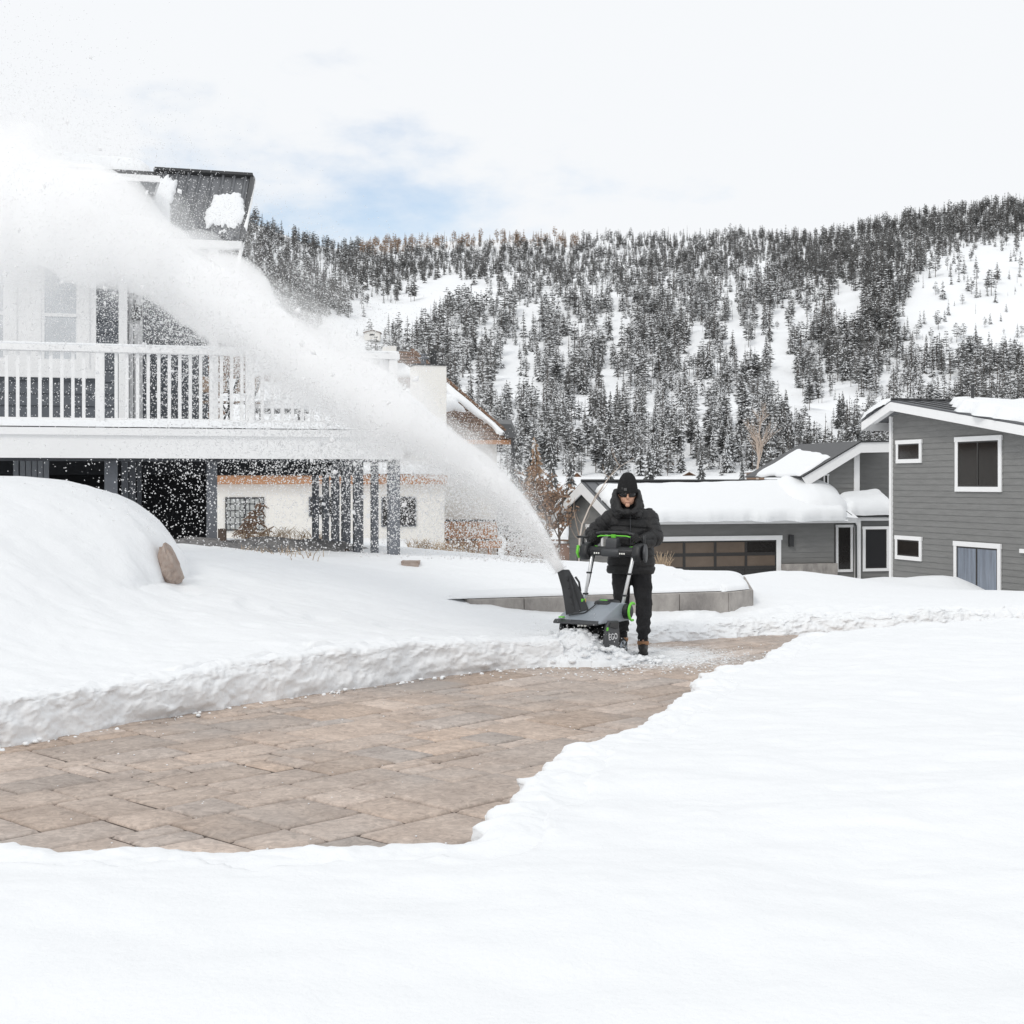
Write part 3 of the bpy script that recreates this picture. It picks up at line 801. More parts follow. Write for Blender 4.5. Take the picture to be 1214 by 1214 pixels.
def snow_patch(parent, q, thick=.3, seed=0, name='roof_snow', nu=60, nv=30, ragged=.12, over=0., edge=.12, droop=0., lump=.35):
    """a slab of snow lying on the quad q = (p00, p10, p11, p01) with a rounded, ragged rim"""
    p00, p10, p11, p01 = [Vector(p) for p in q]
    nrm = (p10 - p00).cross(p01 - p00).normalized()
    if nrm.z < 0: nrm = -nrm
    lu = ((p10 - p00).length + (p11 - p01).length) / 2; lv = ((p01 - p00).length + (p11 - p10).length) / 2
    us = np.linspace(0, 1, nu); vs = np.linspace(0, 1, nv)
    us = .5 - .5 * np.cos(math.pi * us) * (.6) - .5 * .4 * (1 - 2 * us); vs = .5 - .5 * np.cos(math.pi * vs) * .6 - .5 * .4 * (1 - 2 * vs)
    Vt = []; 
    for v in vs:
        for u_ in us:
            e_u = ragged * float(fbm(np.array(v * lv * 1.3 + 5), np.array(round(u_) * 9.), seed, 3)); e_v = ragged * float(fbm(np.array(u_ * lu * 1.3), np.array(round(v) * 7. + 3), seed + 2, 3))
            uu = u_ + (e_u / lu) * abs(2 * u_ - 1) ** 3; vv = v + (e_v / lv) * abs(2 * v - 1) ** 3
            p = (p00 * (1 - uu) + p10 * uu) * (1 - vv) + (p01 * (1 - uu) + p11 * uu) * vv
            du = min(u_, 1 - u_) * lu; dv = min(v, 1 - v) * lv; d = min(du, dv)
            cd = max(0, edge * 1.5 - du), max(0, edge * 1.5 - dv); 
            dd = edge * 1.5 - math.hypot(*cd) if d < edge * 1.5 else d
            g = max(0, min(1, dd / (edge * 1.5))); prof = math.sqrt(max(0, 1 - (1 - g) ** 2))
            th = thick * (1 + lump * float(fbm(np.array(p.x * .7 + 3), np.array(p.y * .7 + p.z), seed + 4, 3)))
            Vt.append(p + nrm * (.012 + th * prof) - UP * (droop * (1 - g)))
    n = nu * nv
    Vb = []
    for v in vs:
        for u_ in us: Vb.append((p00 * (1 - u_) + p10 * u_) * (1 - v) + (p01 * (1 - u_) + p11 * u_) * v + nrm * .004)
    Fs = grid_faces(nu, nv)
    o = npmesh(name, np.array([tuple(v) for v in Vt]), Fs, SNOW, parent, smooth=True)
    return o

def slab_roof(mb, q, th):
    """roof plate: quad q (top face) with thickness th downwards"""
    q = [Vector(p) for p in q]
    mb.hexa([p - UP * th for p in q] + q); return mb

# ------------------------------------------------------------------ tall grey house at the right
C1 = Vector((12.7, 48, 0)); dA = -V_           # wall runs from the far corner towards the camera
nA = -U
h1 = thing('grey_house', 'tall two-storey grey lap-sided house with a snowy low-pitched roof at the right edge', 'house', (C1.x, C1.y, -1.9))
def wa(px, py): s_, z_, _ = on_plane(px, py, C1, dA); return s_, z_
pk = wa(1074, 487); lt = wa(1057, 494); rt = wa(1214, 513)
slope = (rt[1] - pk[1]) / (rt[0] - pk[0])
LEN = 11.0
endz = pk[1] + slope * (LEN - pk[0])
m = MB(); lap_wall(m, C1, dA, nA, [(0, -1.95), (LEN, -1.95), (LEN, endz), pk, (0, lt[1])], course=.19)
lap_wall(m, C1 + dA * LEN, U, dA, [(0, -1.95), (9, -1.95), (9, endz), (0, endz)], course=.19)
lap_wall(m, C1, U, V_, [(0, -1.95), (9, -1.95), (9, lt[1]), (0, lt[1])], course=.19)
lap_wall(m, C1 + U * 9, dA, U, [(0, -1.95), (LEN, -1.95), (LEN, endz), pk, (0, lt[1])], course=.19)
m.build('wall', SIDING, h1)
m = MB(); m.box(C1 + nA * .02 + UP * (lt[1] - 1.95) / 2 + dA * .05, (.13, .13, lt[1] + 1.95), Matrix.Rotation(math.atan2(U.y, U.x), 3, 'Z')); m.build('corner_board', WTRIM, h1, bevel=.006)
# roof: two planes meeting in a ridge that runs along U
ov = .55; R0 = C1 + nA * ov
def rp(s_, z_, k=0): return R0 + dA * s_ + UP * z_ + U * k
zt = .34
pkz = pk[1] + zt; sl_l = (pk[1] - wa(1034, 505)[1]) / (pk[0] + .9)
le = (-.95, pkz - .95 * .42 - .20); re = (LEN + .6, pkz + slope * (LEN + .6 - pk[0]))
m = MB(); slab_roof(m, [rp(le[0], le[1]), rp(pk[0], pkz), rp(pk[0], pkz, 10), rp(le[0], le[1], 10)], .06)
slab_roof(m, [rp(pk[0], pkz), rp(re[0], re[1]), rp(re[0], re[1], 10), rp(pk[0], pkz, 10)], .06)
rf = m.build('roof', ROOFMETAL, h1)
m = MB()
for a, b_ in ((le, (pk[0], pkz)), ((pk[0], pkz), re)):
    m.prism([rp(a[0], a[1] - .062, -.03), rp(b_[0], b_[1] - .062, -.03), rp(b_[0], b_[1] - .34, -.03), rp(a[0], a[1] - .34, -.03)], U * .05)
m.prism([rp(le[0] - .03, le[1] - .06), rp(le[0] - .03, le[1] - .06, 10), rp(le[0] - .03, le[1] - .34, 10), rp(le[0] - .03, le[1] - .34)], dA * .04)
m.build('fascia', WTRIM, h1)
m = MB(); m.prism([rp(le[0], le[1] - .10, .02), rp(pk[0], pkz - .10, .02), rp(pk[0], pkz - .12, .02), rp(le[0], le[1] - .12, .02)], U * .5)
m.prism([rp(pk[0], pkz - .10, .02), rp(re[0], re[1] - .10, .02), rp(re[0], re[1] - .12, .02), rp(pk[0], pkz - .12, .02)], U * .5); m.build('soffit', WTRIM, h1)
m = MB()
for k in range(1, 18):
    s_ = .4 + k * .42
    for (a, b_) in (((pk[0], pkz), re),):
        pass
for k in range(22):
    q = .2 + k * .45
    m.tube([rp(pk[0], pkz + .02, q), rp(re[0], re[1] + .02, q)], .018, 4); m.tube([rp(pk[0], pkz + .02, q), rp(le[0], le[1] + .02, q)], .018, 4)
m.tube([rp(pk[0], pkz + .03, 0), rp(pk[0], pkz + .03, 10)], .05, 6)
m.build('seam', DARKMETAL, rf)
def rslope(s_): return pkz + slope * (s_ - pk[0])
snow_patch(rf, [rp(-1.05, le[1] - .03, -.1), rp(pk[0] - .25, pkz - .12, -.1), rp(pk[0] - .25, pkz - .12, 10), rp(-1.05, le[1] - .03, 10)], .26, 3, edge=.16)
snow_patch(rf, [rp(4.2, rslope(4.2), .0), rp(LEN + .7, rslope(LEN + .7), -.12), rp(LEN + .7, rslope(LEN + .7), 10), rp(4.2, rslope(4.2), 10)], .34, 5, edge=.2, ragged=.5)
snow_patch(rf, [rp(pk[0] + .9, rslope(pk[0] + .9), 1.2), rp(4.6, rslope(4.6), .7), rp(4.6, rslope(4.6), 10), rp(pk[0] + .9, rslope(pk[0] + .9), 10)], .22, 6, edge=.16, ragged=.5)
s_v = on_plane(1153, 475, C1 + U * 1.6, dA); vp = s_v[2]
m = MB(); m.tube([(vp.x, vp.y, rslope(s_v[0]) - .05), (vp.x, vp.y, rslope(s_v[0]) + .62)], .05, 10); m.lathe((vp.x, vp.y, rslope(s_v[0]) + .6), (0, 0, 1), [(0, .05), (0, .065), (.04, .065)]); m.build('vent_pipe', DARKMETAL, h1)
for (x0, y0, x1, y1, mu, gl, tr, lab) in ((1064, 521.5, 1094, 549, 0, GLASS, .13, 'small high window near the corner'), (1134, 517, 1189, 583, 1, GLASS, .15, 'large upper two-pane window'),
                                     (1063, 635.5, 1094, 664, 0, GLASS, .13, 'small low window with snow on its sill'), (1132.5, 643, 1188, 716, 1, GLASSB, .15, 'lower window with pale curtains behind snow')):
    a = wa(x0, (y0 + y1) / 2); b_ = wa(x1, (y0 + y1) / 2)
    zt_ = wa((x0 + x1) / 2, y0)[1]; zb_ = wa((x0 + x1) / 2, y1)[1]
    window_on(h1, C1 + nA * .022, dA, nA, a[0], b_[0], zb_, zt_, tr, mu, gl, label=lab)
# fittings
a = wa(1212, 653); m = MB(); quad_on(m, C1 + nA * .02, dA, nA, a[0], a[0] + .4, a[1] - .06, a[1] + .06, 0, .09); m.build('wall_light', WTRIM, h1, bevel=.01)
# ------------------------------------------------------------------ garage
G0 = Vector((4.0, 52.0, 0)); GL = 9.0; GD = 6.3; GZ = -2.5; nG = -V_
g1 = thing('garage', 'low grey garage with a thick snow blanket on its roof behind the man', 'garage', (G0.x, G0.y, GZ))
def ga(px, py): s_, z_, _ = on_plane(px, py, G0, U); return s_, z_
def gg(px, py): s_, z_, _ = on_plane(px, py, G0, V_); return s_, z_
eave = .48; rz = eave + GD / 2 * .36
m = MB(); lap_wall(m, G0, U, nG, [(0, GZ), (GL - .42, GZ), (GL - .42, eave), (0, eave)], .2)
lap_wall(m, G0, V_, -U, [(0, GZ), (GD, GZ), (GD, eave), (GD / 2, rz), (0, eave)], .2)
lap_wall(m, G0 + V_ * GD, U, V_, [(0, GZ), (GL, GZ), (GL, eave), (0, eave)], .2)
m.build('wall', SIDING, g1)
m = MB()
for q in (G0, G0 + V_ * GD): m.box(q + Vector((-.02, 0, (eave + GZ) / 2)), (.16, .16, eave - GZ), Matrix.Rotation(math.atan2(U.y, U.x), 3, 'Z'))
m.build('corner_board', WTRIM, g1, bevel=.006)
o1 = .45
def gp(s_, v_, z_): return G0 + U * s_ + V_ * v_ + UP * z_
ez = eave - o1 * .36 + .15; rzz = rz + .15
m = MB(); slab_roof(m, [gp(-o1, -o1, ez), gp(GL + .3, -o1, ez), gp(GL + .3, GD / 2, rzz), gp(-o1, GD / 2, rzz)], .05)
slab_roof(m, [gp(-o1, GD / 2, rzz), gp(GL + .3, GD / 2, rzz), gp(GL + .3, GD + o1, ez), gp(-o1, GD + o1, ez)], .05)
grf = m.build('roof', ROOFMETAL, g1)
m = MB()
m.prism([gp(-o1 - .03, -o1, ez - .052), gp(-o1 - .03, GD / 2, rzz - .052), gp(-o1 - .03, GD / 2, rzz - .48), gp(-o1 - .03, -o1, ez - .40)], U * .05)
m.prism([gp(-o1 - .03, GD / 2, rzz - .052), gp(-o1 - .03, GD + o1, ez - .052), gp(-o1 - .03, GD + o1, ez - .40), gp(-o1 - .03, GD / 2, rzz - .48)], U * .05)
m.prism([gp(-o1 + .03, -o1 - .03, ez - .05), gp(GL + .3, -o1 - .03, ez - .05), gp(GL + .3, -o1 - .03, ez - .26), gp(-o1 + .03, -o1 - .03, ez - .26)], V_ * .04)
m.build('fascia', WTRIM, g1)
m = MB(); m.tube([gp(-o1 - .02, GD / 2, rzz + .035), gp(GL + .3, GD / 2, rzz + .035)], .06, 6)
for k in range(22): m.tube([gp(-o1 + .1 + k * .45, GD / 2, rzz + .02), gp(-o1 + .1 + k * .45, -o1, ez + .02)], .018, 4)
m.build('seam', DARKMETAL, grf)
snow_patch(grf, [gp(-o1 + .15, -o1 - .22, ez - .12), gp(GL - .3, -o1 - .26, ez - .14), gp(GL + 1.0, GD / 2 - .4, rzz - .12), gp(-o1 + .12, GD / 2 - .85, rzz - .30)], .33, 8, nu=150, nv=60, ragged=.16, edge=.20, droop=.05, lump=.12)
snow_patch(grf, [gp(6.6, .1, ez + .22), gp(GL + .15, -.75, ez - .1), gp(GL + .9, GD / 2, rzz), gp(7.4, GD / 2, rzz + .05)], .60, 18, nu=60, nv=50, ragged=.2, edge=.9, lump=.15)
snow_patch(grf, [gp(-o1 - .1, GD / 2 + 1.0, rzz - .36), gp(GL, GD / 2 + 1.0, rzz - .36), gp(GL, GD + o1 + .2, ez - .1), gp(-o1 - .1, GD + o1 + .2, ez - .1)], .25, 9, edge=.2)
# door
a0 = ga(773, 660)[0]; a1 = ga(919.5, 660)[0]; ztop = ga(846, 641)[1]; zbot = GZ + .05
m = MB(); quad_on(m, G0 + nG * .02, U, nG, a0 - .22, a1 + .24, ztop, ztop + .17, 0, .07); quad_on(m, G0 + nG * .02, U, nG, a0 - .17, a0, zbot, ztop, 0, .06); quad_on(m, G0 + nG * .02, U, nG, a1, a1 + .19, zbot, ztop, 0, .06)
dc = m.build('door_casing', WTRIM, g1)
m = MB(); quad_on(m, G0 + nG * .02, U, nG, a0, a1, zbot, ztop, 0, .012)
gd = m.build('garage_door', SASH, g1)
m = MB(); nc, nr = 4, 4; cw = (a1 - a0) / nc; rh = (ztop - zbot) / nr
for i in range(nc + 1): quad_on(m, G0 + nG * .02, U, nG, max(a0, a0 + i * cw - .05), min(a1, a0 + i * cw + .05), zbot, ztop, .012, .036)
for j in range(nr + 1): quad_on(m, G0 + nG * .02, U, nG, a0, a1, max(zbot, zbot + j * rh - .06), min(ztop, zbot + j * rh + .06), .012, .034)
m.build('door_frame', SASH, gd)
for i in range(nc):
    for j in range(nr):
        m = MB(); quad_on(m, G0 + nG * .02, U, nG, a0 + i * cw + .05, a0 + (i + 1) * cw - .05, zbot + j * rh + .06, zbot + (j + 1) * rh - .06, .012, .02); m.build('pane', GARGLASS if (i + j * 3) % 7 != 5 and not (i == 3 and j != 2) else GLASS, gd)
l_ = ga(936.5, 641); m = MB(); quad_on(m, G0 + nG * .02, U, nG, l_[0] - .09, l_[0] + .09, l_[1] - .22, l_[1] + .22, 0, .15); m.build('wall_lamp', DARKMETAL, g1, bevel=.015)
w0 = gg(705, 635); window_on(g1, G0 - U * .022, V_, -U, gg(716, 635)[0], gg(696.5, 635)[0], gg(705, 652)[1], gg(705, 622)[1], .12, 0, GLASS)
a = ga(924, 668)[0]
m = MB(); quad_on(m, G0 + nG * .02, U, nG, a + .05, GL - .4, GZ, ga(950, 668)[1], .0, .25); m.build('stone_base', CONC, g1)

# ------------------------------------------------------------------ entry wing between garage and house
E0 = G0 + U * GL + V_ * 1.6
e1 = thing('entry_wing', 'small entry wing with one-sided gable and white corner post between garage and tall house', 'entry', (E0.x, E0.y, -2.5))
def ea(px, py): s_, z_, _ = on_plane(px, py, E0, U); return s_, z_
nE = -V_
q0, q1, q2 = ea(948, 572), ea(1012, 530), ea(1060, 530)
zb = -2.5
m = MB(); lap_wall(m, E0, U, nE, [(q0[0], zb), (q1[0], zb), (q1[0], q1[1]), (q0[0], q0[1] - .2)], .2)
lap_wall(m, E0 + V_ * 1.2, U, nE, [(q1[0] - .3, zb), (q2[0] + 1.5, zb), (q2[0] + 1.5, q2[1]), (q1[0] - .3, q2[1])], .2)
m.build('wall', SIDING, e1)
m = MB(); a = ea(1012, 600)[0]; b_ = ea(1018.5, 600)[0]; quad_on(m, E0, U, nE, a, b_, ea(1015, 600)[1], q1[1], -.15, .05)
m.build('corner_post', WTRIM, e1, bevel=.006)
er = [ea(944, 566), ea(1012.5, 525), ea(1066, 524)]
er2 = [ea(950, 576), ea(1013, 537), ea(1066, 536)]
E00 = Vector((E0.x, E0.y, 0)) + nE * .5
m = MB()
for i in (0, 1): m.prism([E00 + U * er[i][0] + UP * er[i][1], E00 + U * er[i + 1][0] + UP * er[i + 1][1], E00 + U * er2[i + 1][0] + UP * er2[i + 1][1], E00 + U * er2[i][0] + UP * er2[i][1]], V_ * .05)
m.build('fascia', WTRIM, e1)
m = MB()
for i in (0, 1):
    a, b_ = er[i], er[i + 1]
    slab_roof(m, [E00 + U * a[0] + UP * (a[1] + .06) - V_ * .05, E00 + U * b_[0] + UP * (b_[1] + .06) - V_ * .05, E00 + U * b_[0] + UP * (b_[1] + .06) + V_ * 5, E00 + U * a[0] + UP * (a[1] + .06) + V_ * 5], .058)
erf = m.build('roof', DARKMETAL, e1)
a, b_ = er[0], er[1]
def lerp2(k): return (a[0] + (b_[0] - a[0]) * k, a[1] + (b_[1] - a[1]) * k + .06)
k0, k1 = lerp2(-.02), lerp2(.55)
snow_patch(erf, [E00 + U * k0[0] + UP * k0[1] + V_ * .1, E00 + U * k1[0] + UP * k1[1] + V_ * .25, E00 + U * lerp2(.8)[0] + UP * lerp2(.8)[1] + V_ * 4, E00 + U * k0[0] + UP * k0[1] + V_ * 4], .11, 12, edge=.12)
window_on(e1, E0 + nE * .022, U, nE, ea(975.5, 568)[0], ea(981.5, 568)[0], ea(978, 577)[1], ea(978, 562)[1], .06, 0, GLASS)
# lower lean-to roof with its snow
L0 = Vector((E0.x, E0.y, 0)) + nE * 1.5
def la(px, py): s_, z_, _ = on_plane(px, py, L0, U); return s_, z_
la0, la1 = la(1003, 611), la(1062, 611)
m = MB(); slab_roof(m, [L0 + U * la0[0] + UP * la0[1], L0 + U * la1[0] + UP * la1[1], L0 + U * la1[0] + UP * (la1[1] + .45) + V_ * 1.6, L0 + U * la0[0] + UP * (la0[1] + .45) + V_ * 1.6], .05)
lr = m.build('porch_roof', DARKMETAL, e1)
m = MB(); quad_on(m, L0, U, nE, la0[0] + .1, la1[0], la(1003, 617.5)[1], la0[1] - .052, -.06, .02); m.build('fascia', WTRIM, e1)
snow_patch(lr, [L0 + U * (la0[0] - .12) + UP * la0[1] - V_ * .15, L0 + U * (la1[0] + .1) + UP * la1[1] - V_ * .15, L0 + U * (la1[0] + .1) + UP * (la1[1] + .8) + V_ * 1.5, L0 + U * (la0[0] + .35) + UP * (la0[1] + .5) + V_ * 1.5], .42, 14, edge=.25)
# porch: left glazed panel, post, dark doorway panel
W0 = Vector((E0.x, E0.y, 0)) + nE * 1.3
def pa(px, py): s_, z_, _ = on_plane(px, py, W0, U); return s_, z_
m = MB(); lap_wall(m, W0, U, nE, [(pa(987, 650)[0], -2.5), (pa(1060, 650)[0], -2.5), (pa(1060, 650)[0], pa(1000, 617)[1]), (pa(987, 650)[0], pa(1000, 617)[1])], .2)
m.build('wall', SIDING, e1)
window_on(e1, W0 + nE * .03, U, nE, pa(990, 650)[0], pa(1010, 650)[0], pa(1000, 678)[1], pa(1000, 622)[1], .10, 0, GLASS)
window_on(e1, W0 + nE * .03, U, nE, pa(1022, 650)[0], pa(1053, 650)[0], pa(1038, 677)[1], pa(1038, 624)[1], .11, 0, BLACKISH)
m = MB(); quad_on(m, W0, U, nE, pa(1012.5, 650)[0], pa(1018, 650)[0], -2.5, pa(1015, 616)[1], .02, .16); m.build('porch_post', WTRIM, e1, bevel=.006)
m = MB(); a = pa(1008.5, 650)[0]
pw = lambda s_, d_, z_: W0 + U * s_ + nE * d_ + UP * z_
m.tube([L0 + U * (la0[0]) + UP * (la0[1] - .02) - V_ * .05, pw(la0[0] + .2, .4, la0[1] - .25), pw(pa(1011.5, 650)[0], .22, la0[1] - .4), pw(pa(1011.5, 650)[0], .22, -2.4)], .035, 8); m.build('downspout', DARKMETAL, e1, smooth=True)
m = MB(); m.tube([L0 + U * (la0[0] - .1) + UP * (la0[1] - .03) - V_ * .07, L0 + U * la1[0] + UP * (la1[1] - .03) - V_ * .07], .045, 8); m.build('gutter', DARKMETAL, e1)

# ------------------------------------------------------------------ left house with its deck
K0 = Vector((-5.2, 17.5, 0)); nK = -V_
def ka(px, py, back=0.): s_, z_, wv = on_plane(px, py, K0 + V_ * back, U); return s_, z_
h2 = thing('blue_grey_house', 'slate grey house with white trimmed windows and metal roof behind the raised deck', 'house', (-6, 19.5, .8))
BK = 1.9
WB = K0 + V_ * BK
s_l, s_r = -4.5, ka(141, 400, BK)[0]
roofz = ka(100, 209, -.1)[1]
m = MB(); lap_wall(m, WB, U, nK, [(s_l, 2.1), (s_r, 2.1), (s_r, 6.1), (s_l, 6.1)], .165, .02)
lap_wall(m, WB + U * s_r, V_, U, [(0, 2.1), (6, 2.1), (6, 6.1), (0, 6.1)], .165, .02)
# recessed wall to the right
BK2 = 2.9; WB2 = K0 + V_ * BK2
rs0, rs1 = ka(150, 400, BK2)[0] - .2, ka(246, 400, BK2)[0]
lap_wall(m, WB2, U, nK, [(rs0, 2.1), (rs1, 2.1), (rs1, 5.2), (rs0, 5.2)], .165, .02)
lap_wall(m, WB2 + U * rs1, V_, U, [(0, 2.1), (4, 2.1), (4, 5.2), (0, 5.2)], .165, .02)
m.build('wall', SIDING_D, h2)
m = MB(); quad_on(m, WB, U, nK, ka(140.5, 400, BK)[0], ka(151, 400, BK)[0], 2.1, 6.1, -.1, .05)
quad_on(m, WB2, U, nK, ka(159, 400, BK2)[0], ka(169, 400, BK2)[0], 2.45, 5.2, .0, .05)
m.build('corner_board', WTRIM, h2, bevel=.006)
m = MB(); quad_on(m, WB2, U, nK, ka(152, 400, BK2)[0], ka(158, 400, BK2)[0], 2.45, 5.1, .0, .06); m.build('downspout', WTRIM, h2, bevel=.02)
lz = ka(160, 372, BK2)
m = MB(); m.box(WB2 + U * (lz[0] + .02) + UP * lz[1] + nK * .16, (.12, .12, .22)); m.tube([WB2 + U * lz[0] + UP * (lz[1] + .15) + nK * .02, WB2 + U * lz[0] + UP * (lz[1] + .17) + nK * .15], .015, 6)
m.build('wall_lantern', DARKMETAL, h2, bevel=.01)
for (x0, x1) in ((37, 106), (-52, 20)):
    window_on(h2, WB + nK * .022, U, nK, ka(x0, 400, BK)[0], ka(x1, 400, BK)[0], ka(70, 441, BK)[1], ka(70, 303, BK)[1], .125, 0, BLIND, rail=ka(70, 374, BK)[1])
m = MB(); quad_on(m, WB, U, nK, s_l, ka(114, 400, BK)[0], ka(70, 448, BK)[1], ka(70, 438, BK)[1], 0, .07); quad_on(m, WB, U, nK, ka(20, 400, BK)[0], ka(37, 400, BK)[0], ka(70, 438, BK)[1], ka(70, 303, BK)[1], .0, .05)
quad_on(m, WB, U, nK, ka(106, 400, BK)[0], ka(114, 400, BK)[0], ka(70, 438, BK)[1], ka(70, 303, BK)[1], .0, .05)
m.build('window_surround', WTRIM, h2)
# main roof with an overhang, its fascia showing at the top of the picture
OV = BK - 1.0
ex0, ex1 = -6.0, ka(187, 209, OV)[0]; fz0, fz1 = ka(150, 213.5, OV)[1], ka(150, 206, OV)[1]
RB = K0 + V_ * OV
m = MB(); slab_roof(m, [RB + U * ex0 + UP * (fz1 + .05), RB + U * ex1 + UP * (fz1 + .05), RB + U * ex1 + UP * (fz1 + .30) + V_ * 6, RB + U * ex0 + UP * (fz1 + .30) + V_ * 6], .048)
mr_ = m.build('roof', DARKMETAL, h2)
m = MB(); quad_on(m, RB, U, nK, ex0, ex1, fz0, fz1, -.04, .0); m.prism([RB + U * ex1 + UP * fz0, RB + U * ex1 + UP * fz1, RB + U * ex1 + UP * (fz1 + .26) + V_ * 6, RB + U * ex1 + UP * (fz0 + .26) + V_ * 6], U * .03); m.build('fascia', WTRIM, h2)
m = MB(); m.prism([RB + U * ex0 + UP * (fz0 + .02) + V_ * .02, RB + U * ex1 + UP * (fz0 + .02) + V_ * .02, RB + U * ex1 + UP * (fz0 + .04) + V_ * 1.1, RB + U * ex0 + UP * (fz0 + .04) + V_ * 1.1], UP * .02); m.build('soffit', POSTG, h2)
snow_patch(mr_, [RB + U * ex0 + UP * (fz1 + .05), RB + U * (ex1 - .1) + UP * (fz1 + .05) + V_ * .05, RB + U * (ex1 - .1) + UP * (fz1 + .3) + V_ * 6, RB + U * ex0 + UP * (fz1 + .3) + V_ * 6], .22, 22, edge=.15)
# porch roof of standing-seam metal, sloping towards the deck
pr = [P3(160, 279, 18.7), P3(287, 284, 19.3), P3(299, 211, 21.3), P3(183, 204, 20.6)]
m = MB(); slab_roof(m, pr, .05); prf = m.build('porch_roof', ROOFMETAL, h2)
m = MB()
for k in range(1, 9):
    f_ = k / 8.6; a = pr[0].lerp(pr[1], f_); b_ = pr[3].lerp(pr[2], f_); m.tube([a + UP * .02, b_ + UP * .02], .022, 4)
m.build('seam', ROOFMETAL, prf)
m = MB(); m.tube([pr[3] + UP * .03, pr[2] + UP * .03], .05, 6); m.tube([pr[1] + UP * .0, pr[2] + UP * .0], .045, 6); m.build('ridge_cap', DARKMETAL, prf)
n_r = (pr[1] - pr[0]).cross(pr[3] - pr[0]).normalized()
def onroof(u_, v_): return (pr[0].lerp(pr[1], u_)).lerp(pr[3].lerp(pr[2], u_), v_)
def blob(cu, cv, ru, rv, seed, th):
    Vt = [tuple(onroof(cu, cv) + n_r * th)]; nn = 120; rings = 8; r2 = random.Random(seed)
    ph = [r2.uniform(0, 6.28) for _ in range(6)]
    for k in range(1, rings + 1):
        for i in range(nn):
            a = 2 * math.pi * i / nn
            w_ = 1 + .12 * math.sin(2 * a + ph[0]) + .08 * math.sin(3 * a + ph[1]) + .05 * math.sin(5 * a + ph[2]) + .04 * math.sin(9 * a + ph[3]) + .035 * math.sin(17 * a + ph[4]) + .025 * math.sin(29 * a + ph[5])
            # squared-off blob
            sq = 1 / max(abs(math.cos(a)), abs(math.sin(a))) ** .55
            f_ = k / rings; p = onroof(cu + ru * math.cos(a) * w_ * sq * f_, cv + rv * math.sin(a) * w_ * sq * f_)
            Vt.append(tuple(p + n_r * (.01 + th * math.sqrt(max(0, 1 - f_ ** 4)))))
    Fs = [(0, 1 + i, 1 + (i + 1) % nn, 1 + (i + 1) % nn) for i in range(nn)]
    mb = MB(); mb.add(Vt, [(0, 1 + i, 1 + (i + 1) % nn) for i in range(nn)] + [(1 + (k - 1) * nn + i, 1 + k * nn + i, 1 + k * nn + (i + 1) % nn, 1 + (k - 1) * nn + (i + 1) % nn) for k in range(1, rings) for i in range(nn)])
    mb.build('roof_snow', SNOW, prf, smooth=True)
blob(.80, .42, .17, .30, 3, .05)
blob(.15, .47, .13, .42, 5, .06)
m = MB(); m.prism([P3(160, 281, 18.65), P3(287, 286, 19.25), P3(286, 295, 19.25), P3(160, 290, 18.65)], V_ * .15); m.build('beam', WTRIM, h2)
m = MB(); m.prism([pr[0] - UP * .06, pr[1] - UP * .06, P3(287, 285, 19.25), P3(160, 280, 18.65)], V_ * .05); m.build('gutter', ROOFMETAL, h2)
cp_ = P3(251.5, 290, 19.1); m = MB(); m.box((cp_.x, cp_.y + .1, (cp_.z + 2.45) / 2), (.115, .115, cp_.z - 2.45), Matrix.Rotation(math.atan2(U.y, U.x), 3, 'Z')); m.build('porch_column', WTRIM, h2, bevel=.008)
m = MB(); m.tube([pr[2] + Vector((.03, 0, -.04)), P3(291, 270, 19.6), P3(279, 330, 18.9)], .028, 8); m.build('rake_trim', WTRIM, h2, smooth=True)
m = MB(); m.prism([P3(152, 207, 20.8), P3(171, 207, 20.8), P3(171, 300, 20.8), P3(152, 300, 20.8)], V_ * .1); m.build('gable_panel', SIDING_D, h2)

# deck
dk = thing('raised_deck', 'raised white deck on grey posts with baluster railing and snow-covered floor at the left', 'deck', (K0.x, K0.y, .8))
dz1 = 2.40; dz0 = ka(100, 543, 0)[1]; de = ka(474, 540)[0]
m = MB(); quad_on(m, K0, U, nK, -6.5, de, dz0, dz1, -.05, .0); quad_on(m, K0, U, nK, -6.5, de, dz1 - .09, dz1, .0, .03)
m.prism([K0 + U * de + UP * dz0, K0 + U * de + UP * dz1, K0 + U * de + UP * dz1 + V_ * 4.2, K0 + U * de + UP * dz0 + V_ * 4.2], U * .05); m.build('fascia', WTRIM, dk)
m = MB()
for k in range(26): quad_on(m, K0, U, nK, -6.5, de, dz1 - .04, dz1 - .005, -.05 - k * .16 - .15, -.05 - k * .16)
m.build('decking', WTRIM, dk)
m = MB()
for k in range(24):
    s_ = -6.2 + k * (de + 6.2) / 23.; quad_on(m, K0, U, nK, s_ - .02, s_ + .02, dz0 + .02, dz1 - .042, -4.2, -.052)
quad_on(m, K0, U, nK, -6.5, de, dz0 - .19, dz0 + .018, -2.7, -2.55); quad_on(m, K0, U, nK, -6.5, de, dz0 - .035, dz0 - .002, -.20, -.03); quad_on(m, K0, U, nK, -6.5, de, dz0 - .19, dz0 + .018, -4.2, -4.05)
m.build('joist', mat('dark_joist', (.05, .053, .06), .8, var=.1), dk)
snow_patch(dk, [K0 + U * -6.5 + UP * dz1 - V_ * .02, K0 + U * (de - .05) + UP * dz1 - V_ * .02, K0 + U * (de - .05) + UP * dz1 + V_ * 4, K0 + U * -6.5 + UP * dz1 + V_ * 4], .10, 31, nu=160, nv=50, ragged=.05, edge=.08, name='deck_snow')
